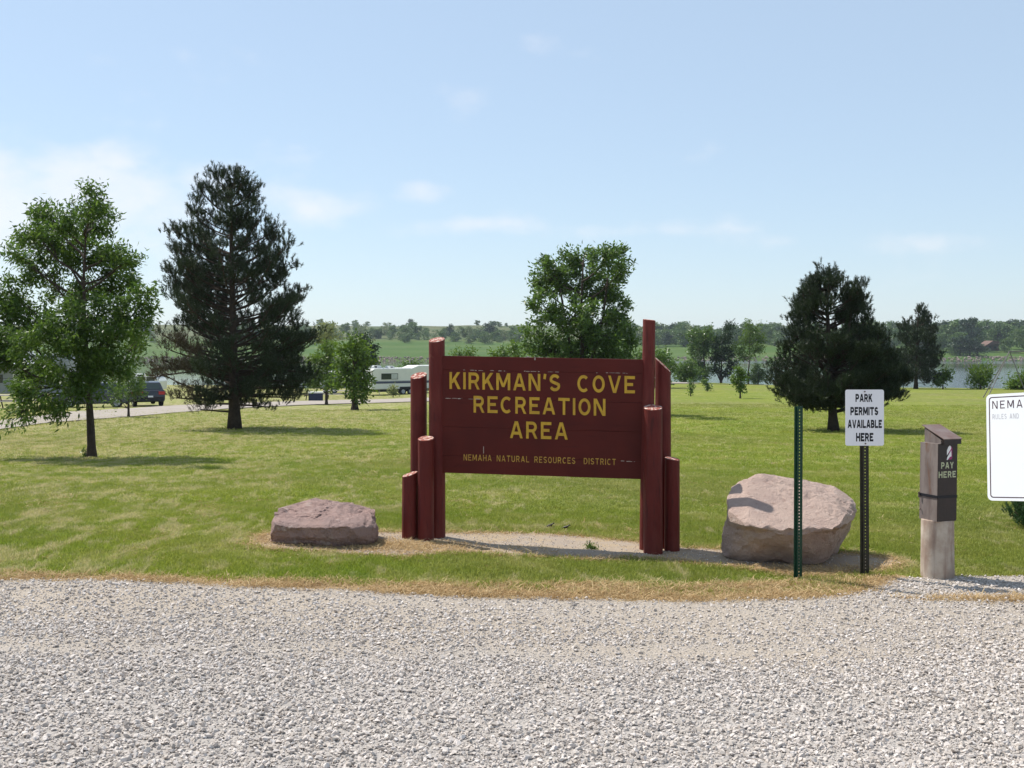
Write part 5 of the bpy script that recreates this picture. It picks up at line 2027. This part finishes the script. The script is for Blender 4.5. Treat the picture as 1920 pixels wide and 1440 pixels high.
# rear window on x = 0
mb = MB().box(-.035, -.004, .50, 1.95, 1.62, 1.70).box(-.035, -.004, .50, 1.95, 2.12, 2.18).box(-.035, -.004, .45, .50, 1.62, 2.18).box(-.035, -.004, 1.95, 2.0, 1.62, 2.18)
fr = obj('window', mb.make(), M_BLACK, rv)
obj('pane', MB().box(-.02, -.006, .50, 1.95, 1.70, 2.12).make(), M_GLASS, fr)
obj('pane', MB().box(-.028, -.021, .6, 1.9, 1.86, 1.92).make(), M_BLIND, fr)
mb = MB()
for yy_ in (.12, .42):
    mb.tube([(-.10, yy_, .9), (-.10, yy_, z1 + .05), (.2, yy_, z1 + .12)], .02, 6)
for i in range(7):
    mb.tube([(-.10, .12, 1.0 + i * .28), (-.10, .42, 1.0 + i * .28)], .015, 6)
obj('ladder', mb.make(), M_CHROME, rv)
mb = MB().box(-.12, -.006, .05, WID - .05, z0 + .08, z0 + .24)
obj('bumper', mb.make(), M_RVBODY, rv)
for yy_ in (.12, WID - .22):
    obj('tail_lamp', MB().box(-.03, -.005, yy_, yy_ + .12, 1.25, 1.45).make(), M_RED, rv)
for (xa, xb, hh) in ((.45, 1.55, .30), (2.3, 3.05, .24)):
    o = obj('roof_unit', MB().prism([(xa, z1 + .03), (xa + .1, z1 + hh), (xb - .25, z1 + hh), (xb, z1 + .03)], .75, 1.75).make(), M_RVROOF, rv)
    bevel(o, .05)
    obj('grille', MB().box(xa + .2, xa + .45, .742, .748, z1 + .08, z1 + hh - .06).make(), M_BLACK, o)
for xx in (3.6, 4.5):
    wheel(rv, xx, .15, .36, .22, -1)
    wheel(rv, xx, WID - .2, .36, .22, 1)
obj('wheel_well', MB().box(3.15, 5.0, -.008, -.003, .60, .86).make(), M_BLACK, rv)
obj('undercarriage', MB().box(.4, LEN - 2.6, .3, WID - .3, .35, .6).make(), M_BLACK, rv)
for xx in (.9, 6.6):
    obj('jack', MB().tube([(xx, .25, 0), (xx, .25, .62)], .035, 8).make(), M_CHROME, rv)


def camper(label, px0, px1, py_top, d, h, mat, yaw, roofmat, group=None, awning=False):
    x0 = (px0 - 960) / F * d
    L_ = (px1 - px0) / F * d / math.cos(yaw)
    gz = min(float(ground_z(x0, d)), float(ground_z(x0 + L_, d + L_ * math.sin(yaw))))
    top = CAM_H - (py_top - HOR) / F * d - gz
    th = thing('travel_trailer', label, 'trailer', (x0, d, gz), yaw, group)
    b_ = obj('body', MB().prism([(0, .55), (0, top - .3), (.25, top - .03), (L_ - .4, top - .03), (L_, top - .5), (L_ - .1, .55)], 0, 2.4).make(), mat, th)
    bevel(b_, .06)
    obj('roof_cap', MB().box(.2, L_ - .4, -.04, 2.44, top - .028, top + .03).make(), roofmat, th)
    obj('roof_unit', MB().prism([(L_ * .4, top + .031), (L_ * .42, top + .28), (L_ * .42 + .8, top + .28), (L_ * .4 + 1.0, top + .031)], .8, 1.6).make(), roofmat, th)
    for a in (.15, .55, .75):
        rv_window(th, L_ * a, L_ * a + .8, 0, 1.5, 2.1)
    dr = obj('door', MB().box(L_ * .38, L_ * .38 + .65, -.02, -.003, .7, 2.35).make(), M_RVBODY, th)
    obj('handle', MB().box(L_ * .38 + .55, L_ * .38 + .6, -.04, -.021, 1.4, 1.5).make(), M_CHROME, dr)
    for xx in (L_ * .55, L_ * .55 + .9):
        wheel(th, xx, .15, .34, .2, -1)
    if awning:
        obj('awning', MB().add([(.3, -.02, top - .25), (L_ * .8, -.02, top - .25), (L_ * .8, -2.2, top - .8), (.3, -2.2, top - .8),
                                (.3, -.02, top - .22), (L_ * .8, -.02, top - .22), (L_ * .8, -2.2, top - .77), (.3, -2.2, top - .77)],
                               [(3, 2, 1, 0), (4, 5, 6, 7), (0, 1, 5, 4), (1, 2, 6, 5), (2, 3, 7, 6), (3, 0, 4, 7)]).make(), M_STRIPE2, th)
        for xx in (.35, L_ * .8 - .05):
            obj('awning_pole', MB().tube([(xx, -2.15, 0), (xx, -2.15, top - .8)], .025, 6).make(), M_CHROME, th)
    return th


camper('white roofed grey camping trailer behind the ash tree at the left edge', -40, 124, 664.5, 92, 3, M_RVGREY, R(4), M_RVROOF, awning=True)
camper('grey camping trailer half hidden behind the lime green maple', 548, 662, 697, 122, 2.6, M_RVGREY, R(3), M_RVROOF)
camper('pale trailer barely seen between the two pines trunks behind the parked cars', 210, 300, 706, 118, 2.6, M_RVBODY, R(-5), M_RVROOF)


def car(label, px, py, yaw, mat, group='cars parked along the campground road'):
    g = hit(px, py)
    th = thing('parked_car', label, 'car', g, yaw, group)
    # local: x forward from the rear bumper, y across (0 = camera side)
    L_, Wd_ = 4.5, 1.78
    low = [(0, .38), (-.04, .62), (.02, .98), (.10, 1.02), (3.2, 1.0), (4.25, .86), (4.45, .66), (4.48, .40), (4.2, .26), (.25, .28)]
    b_ = obj('body', MB().prism(low, 0, Wd_).make(), mat, th)
    bevel(b_, .09, 3)
    cab_ = [(.16, 1.0), (.62, 1.47), (1.1, 1.53), (2.2, 1.52), (2.6, 1.44), (3.35, 1.0)]
    v = []
    for y, ins in ((.06, 0), (Wd_ - .06, 0)):
        for i, (x, z) in enumerate(cab_):
            yy_ = y + (.14 if y < 1 else -.14) * (z - 1.0) / .5
            v.append((x, yy_, z))
    n_ = len(cab_)
    f = [tuple(range(n_ - 1, -1, -1)), tuple(range(n_, 2 * n_))] + [(i, (i + 1) % n_, (i + 1) % n_ + n_, i + n_) for i in range(n_)]
    o = obj('cabin', new_mesh('cabin', v, f), mat, th)
    bevel(o, .05, 2)
    for y, s_ in ((.06, 1), (Wd_ - .06, -1)):
        for (xa, xb) in ((.62, 1.35), (1.45, 2.2), (2.3, 2.85)):
            top = 1.42 if xb < 2.5 else 1.36
            q = lambda x, z: (x, y + s_ * (.14 * (z - 1.0) / .5) - s_ * .012, z)
            xa2 = xa + (.12 if xa < .7 else 0)
            xb2 = xb - (.2 if xb > 2.5 else 0)
            obj('side_window', new_mesh('side_window', [q(xa, 1.06), q(xb, 1.06), q(xb2, top), q(xa2 + .05, top)] + [(p_[0], p_[1] + s_ * .01, p_[2]) for p_ in (q(xa, 1.06), q(xb, 1.06), q(xb2, top), q(xa2 + .05, top))],
                                        [(0, 1, 2, 3), (7, 6, 5, 4), (0, 4, 5, 1), (1, 5, 6, 2), (2, 6, 7, 3), (3, 7, 4, 0)]), M_GLASS, th)
    v = [(.22, .25, 1.05), (.22, Wd_ - .25, 1.05), (.58, Wd_ - .32, 1.41), (.58, .32, 1.41)]
    v2 = [(a - .012, b2, c + .012) for a, b2, c in v]
    obj('rear_window', new_mesh('rear_window', v + v2, [(0, 1, 2, 3), (7, 6, 5, 4), (0, 4, 5, 1), (1, 5, 6, 2), (2, 6, 7, 3), (3, 7, 4, 0)]), M_GLASS, th)
    for y in (.04, Wd_ - .40):
        obj('tail_lamp', MB().box(-.06, .10, y - .045, y + .36, .74, .93).make(), M_RED, th)
    obj('number_plate', MB().box(-.075, -.05, Wd_ / 2 - .15, Wd_ / 2 + .15, .58, .68).make(), M_WHITEPLATE, th)
    obj('bumper', MB().box(-.09, .12, .06, Wd_ - .06, .34, .54).make(), M_BLACK, th)
    for y in (.05, Wd_ - .4):
        obj('headlight', MB().box(4.30, 4.44, y, y + .35, .66, .8).make(), M_CHROME, th)
    for x in (.85, 3.55):
        wheel(th, x, .10, .33, .22, -1)
        wheel(th, x, Wd_ - .10, .33, .22, 1)
    return th


# yaw: local +x is the car's front; the side at local y=0 must face the camera
car('dark grey car parked tail towards us, with red tail lamp, left of the tall pine', 310, 762, R(118), M_CARDARK)
car('blue grey car parked behind the slim sapling, left of the dark grey car', 243, 762, R(203), M_CARBLUE)


def picnic_table(label, px, py, yaw, mat, L_=2.0):
    g = hit(px, py)
    th = thing('picnic_table', label, 'picnic table', g, yaw, 'picnic tables by the campground road')
    for i in range(4):
        obj('plank', MB().box(-L_ / 2, L_ / 2, -.36 + i * .185, -.36 + i * .185 + .17, .74, .78).make(), mat, th)
    for s_ in (-1, 1):
        b_ = obj('bench', MB().box(-L_ / 2, L_ / 2, s_ * .72 - .13, s_ * .72 + .13, .42, .46).make(), mat, th)
    for x in (-L_ * .34, L_ * .34):
        mb = MB()
        mb.box(x - .03, x + .03, -.33, .33, .68, .737).box(x - .031, x + .031, -.80, .80, .36, .417)
        mb.tube([(x + .05, -.62, 0), (x + .05, -.2, .72)], .04, 4).tube([(x + .05, .62, 0), (x + .05, .2, .72)], .04, 4)
        obj('leg_frame', mb.make(), M_BARK, th)
    return th


M_TABLE = simple('weathered_planks', (.42, .38, .36), (.34, .30, .28), .8, 4)
picnic_table('picnic table between the young lime tree and the maple', 630, 748, R(4), M_TABLE, 2.4)
picnic_table('dark picnic table under the right side of the tall pine', 560, 750, R(-6), M_BARK, 2.2)
picnic_table('pale picnic table at the left edge below the grey trailer', 22, 766, R(3), M_TABLE, 2.3)
picnic_table('small table by the water between the two tall shore trees', 1340, 717.5, R(10), M_TABLE, 2.2)

# blue cooler near the dark table
g = hit(592, 752)
th = thing('cool_box', 'dark blue cool box on the grass under the young lime tree', 'cooler', g, R(10))
obj('box', MB().box(-.55, .55, -.4, .4, 0, .62).make(), simple('blue_plastic', (.015, .025, .06), None, .4), th)
obj('lid', MB().box(-.58, .58, -.43, .43, .622, .72).make(), M_RVBODY, th)

# ------------------------------------------------------------------ swing set
d = 72.0
M_SWING = simple('grey_pipe', (.20, .19, .19), (.14, .12, .11), .5, 2)
ax_ = (1893 - 960) / F * d
gz = float(ground_z(ax_, d))
zt2 = CAM_H - (659 - HOR) / F * d - gz
sw = thing('swing_set', 'tall grey pipe swing frame at the right edge above the rules sign', 'swing set', (ax_, d, gz), R(-8))
obj('top_bar', MB().tube([(-.05, 0, zt2), (4.6, 0, zt2)], .04, 8).make(), M_SWING, sw)
obj('brace_bar', MB().tube([(.05, -.03, zt2 - .14), (4.5, -.03, zt2 - .14)], .02, 6).make(), M_SWING, sw)
for x in (0, 4.5):
    for (dx, dy) in ((-1.75, -1.2), (-1.35, 1.2), (1.05, -.4)) if x == 0 else ((1.5, -1.2), (1.4, 1.2), (-1.0, .3)):
        obj('leg', MB().tube([(x, 0, zt2), (x + dx, dy, -.1)], .032, 7).make(), M_SWING, sw)
for x in (1.2, 2.9):
    mb = MB().tube([(x, 0, zt2), (x, .05, .62)], .008, 4).tube([(x + .45, 0, zt2), (x + .45, .05, .62)], .008, 4)
    ch = obj('chain', mb.make(), M_SWING, sw)
    obj('seat', MB().box(x - .02, x + .47, -.06, .12, .56, .60).make(), M_BLACK, ch)

# ------------------------------------------------------------------ cabin across the lake
d = 548.0
kk = d / F
cxw = (1862 - 960) * kk
cz = float(hill_z(np.array([cxw]), np.array([d]))[0])
base_z = min(cz + 1.0, CAM_H - (650 - HOR) * kk - .4)
cb = thing('cabin', 'small brown cabin with a reddish shed roof across the lake at the far right', 'cabin', (cxw, d, cz - .3), R(12))
hz_ = CAM_H - (646 - HOR) * kk - (cz - .3)
M_CABROOF = simple('reddish_shingle_roof', (.17, .10, .08), (.13, .08, .065), .8, 1)
M_CABWALL = simple('brown_cabin_wall', (.10, .075, .055), None, .8)
obj('wall', MB().prism([(-3.6, 0), (3.4, 0), (3.4, hz_ + .4), (-3.6, hz_ - .6)], 0, 5).make(), M_CABWALL, cb)
obj('roof', MB().prism([(-4.6, hz_ - .8), (4.4, hz_ + .9), (4.4, hz_ + 1.3), (-.5, hz_ + 1.9), (-4.6, hz_ - .5)], -.8, 5.8).make(), M_CABROOF, cb)
for x in (-2.2, .6):
    w_ = obj('window', MB().box(x, x + 1.2, -.06, -.01, hz_ - 1.9, hz_ - .9).make(), M_GLASS, cb)
    obj('frame', MB().box(x - .1, x + 1.3, -.1, -.062, hz_ - .898, hz_ - .78).box(x - .1, x + 1.3, -.1, -.062, hz_ - 2.0, hz_ - 1.902).make(), M_CABROOF, w_)
obj('door', MB().box(2.2, 3.1, -.06, -.01, hz_ - 2.9, hz_ - .8).make(), M_CABROOF, cb)

# weeds near the sign
leafy('weed_tuft', 'small green weed growing in the gravel under the right half of the board', (1106, 1032), [(1106, 1030), (1106, 1028)],
      [(1105, 1028, 4, 3), (1113, 1030, 7, 2)], 260, .035, .008, M_LEAF_LIME, trunk_r=.003, seed=60, clump_r=.03, sub=2, cat='weed', droop=-.3)
leafy('trunk_sprout', 'leafy sprout at the foot of the ash tree trunk', (160, 860), [(160, 852), (160, 846)], [(158, 848, 6, 8), (161, 856, 5, 5)], 120, .06, .02, M_LEAF_MID,
      trunk_r=.008, seed=61, clump_r=.05, sub=2, cat='sprout')

# ------------------------------------------------------------------ haze
hb = MB().box(-1500, 1500, -90, 3000, -8.5, 45).make('haze')
t = NT('thin_air')
pv = t.n('ShaderNodeVolumePrincipled')
pv.inputs['Color'].default_value = (.80, .90, 1.0, 1)
pv.inputs['Density'].default_value = .00014
pv.inputs['Anisotropy'].default_value = .3
t.L(pv.outputs[0], t.out.inputs['Volume'])
hz_o = struct('haze', hb, t.m, 'stuff')
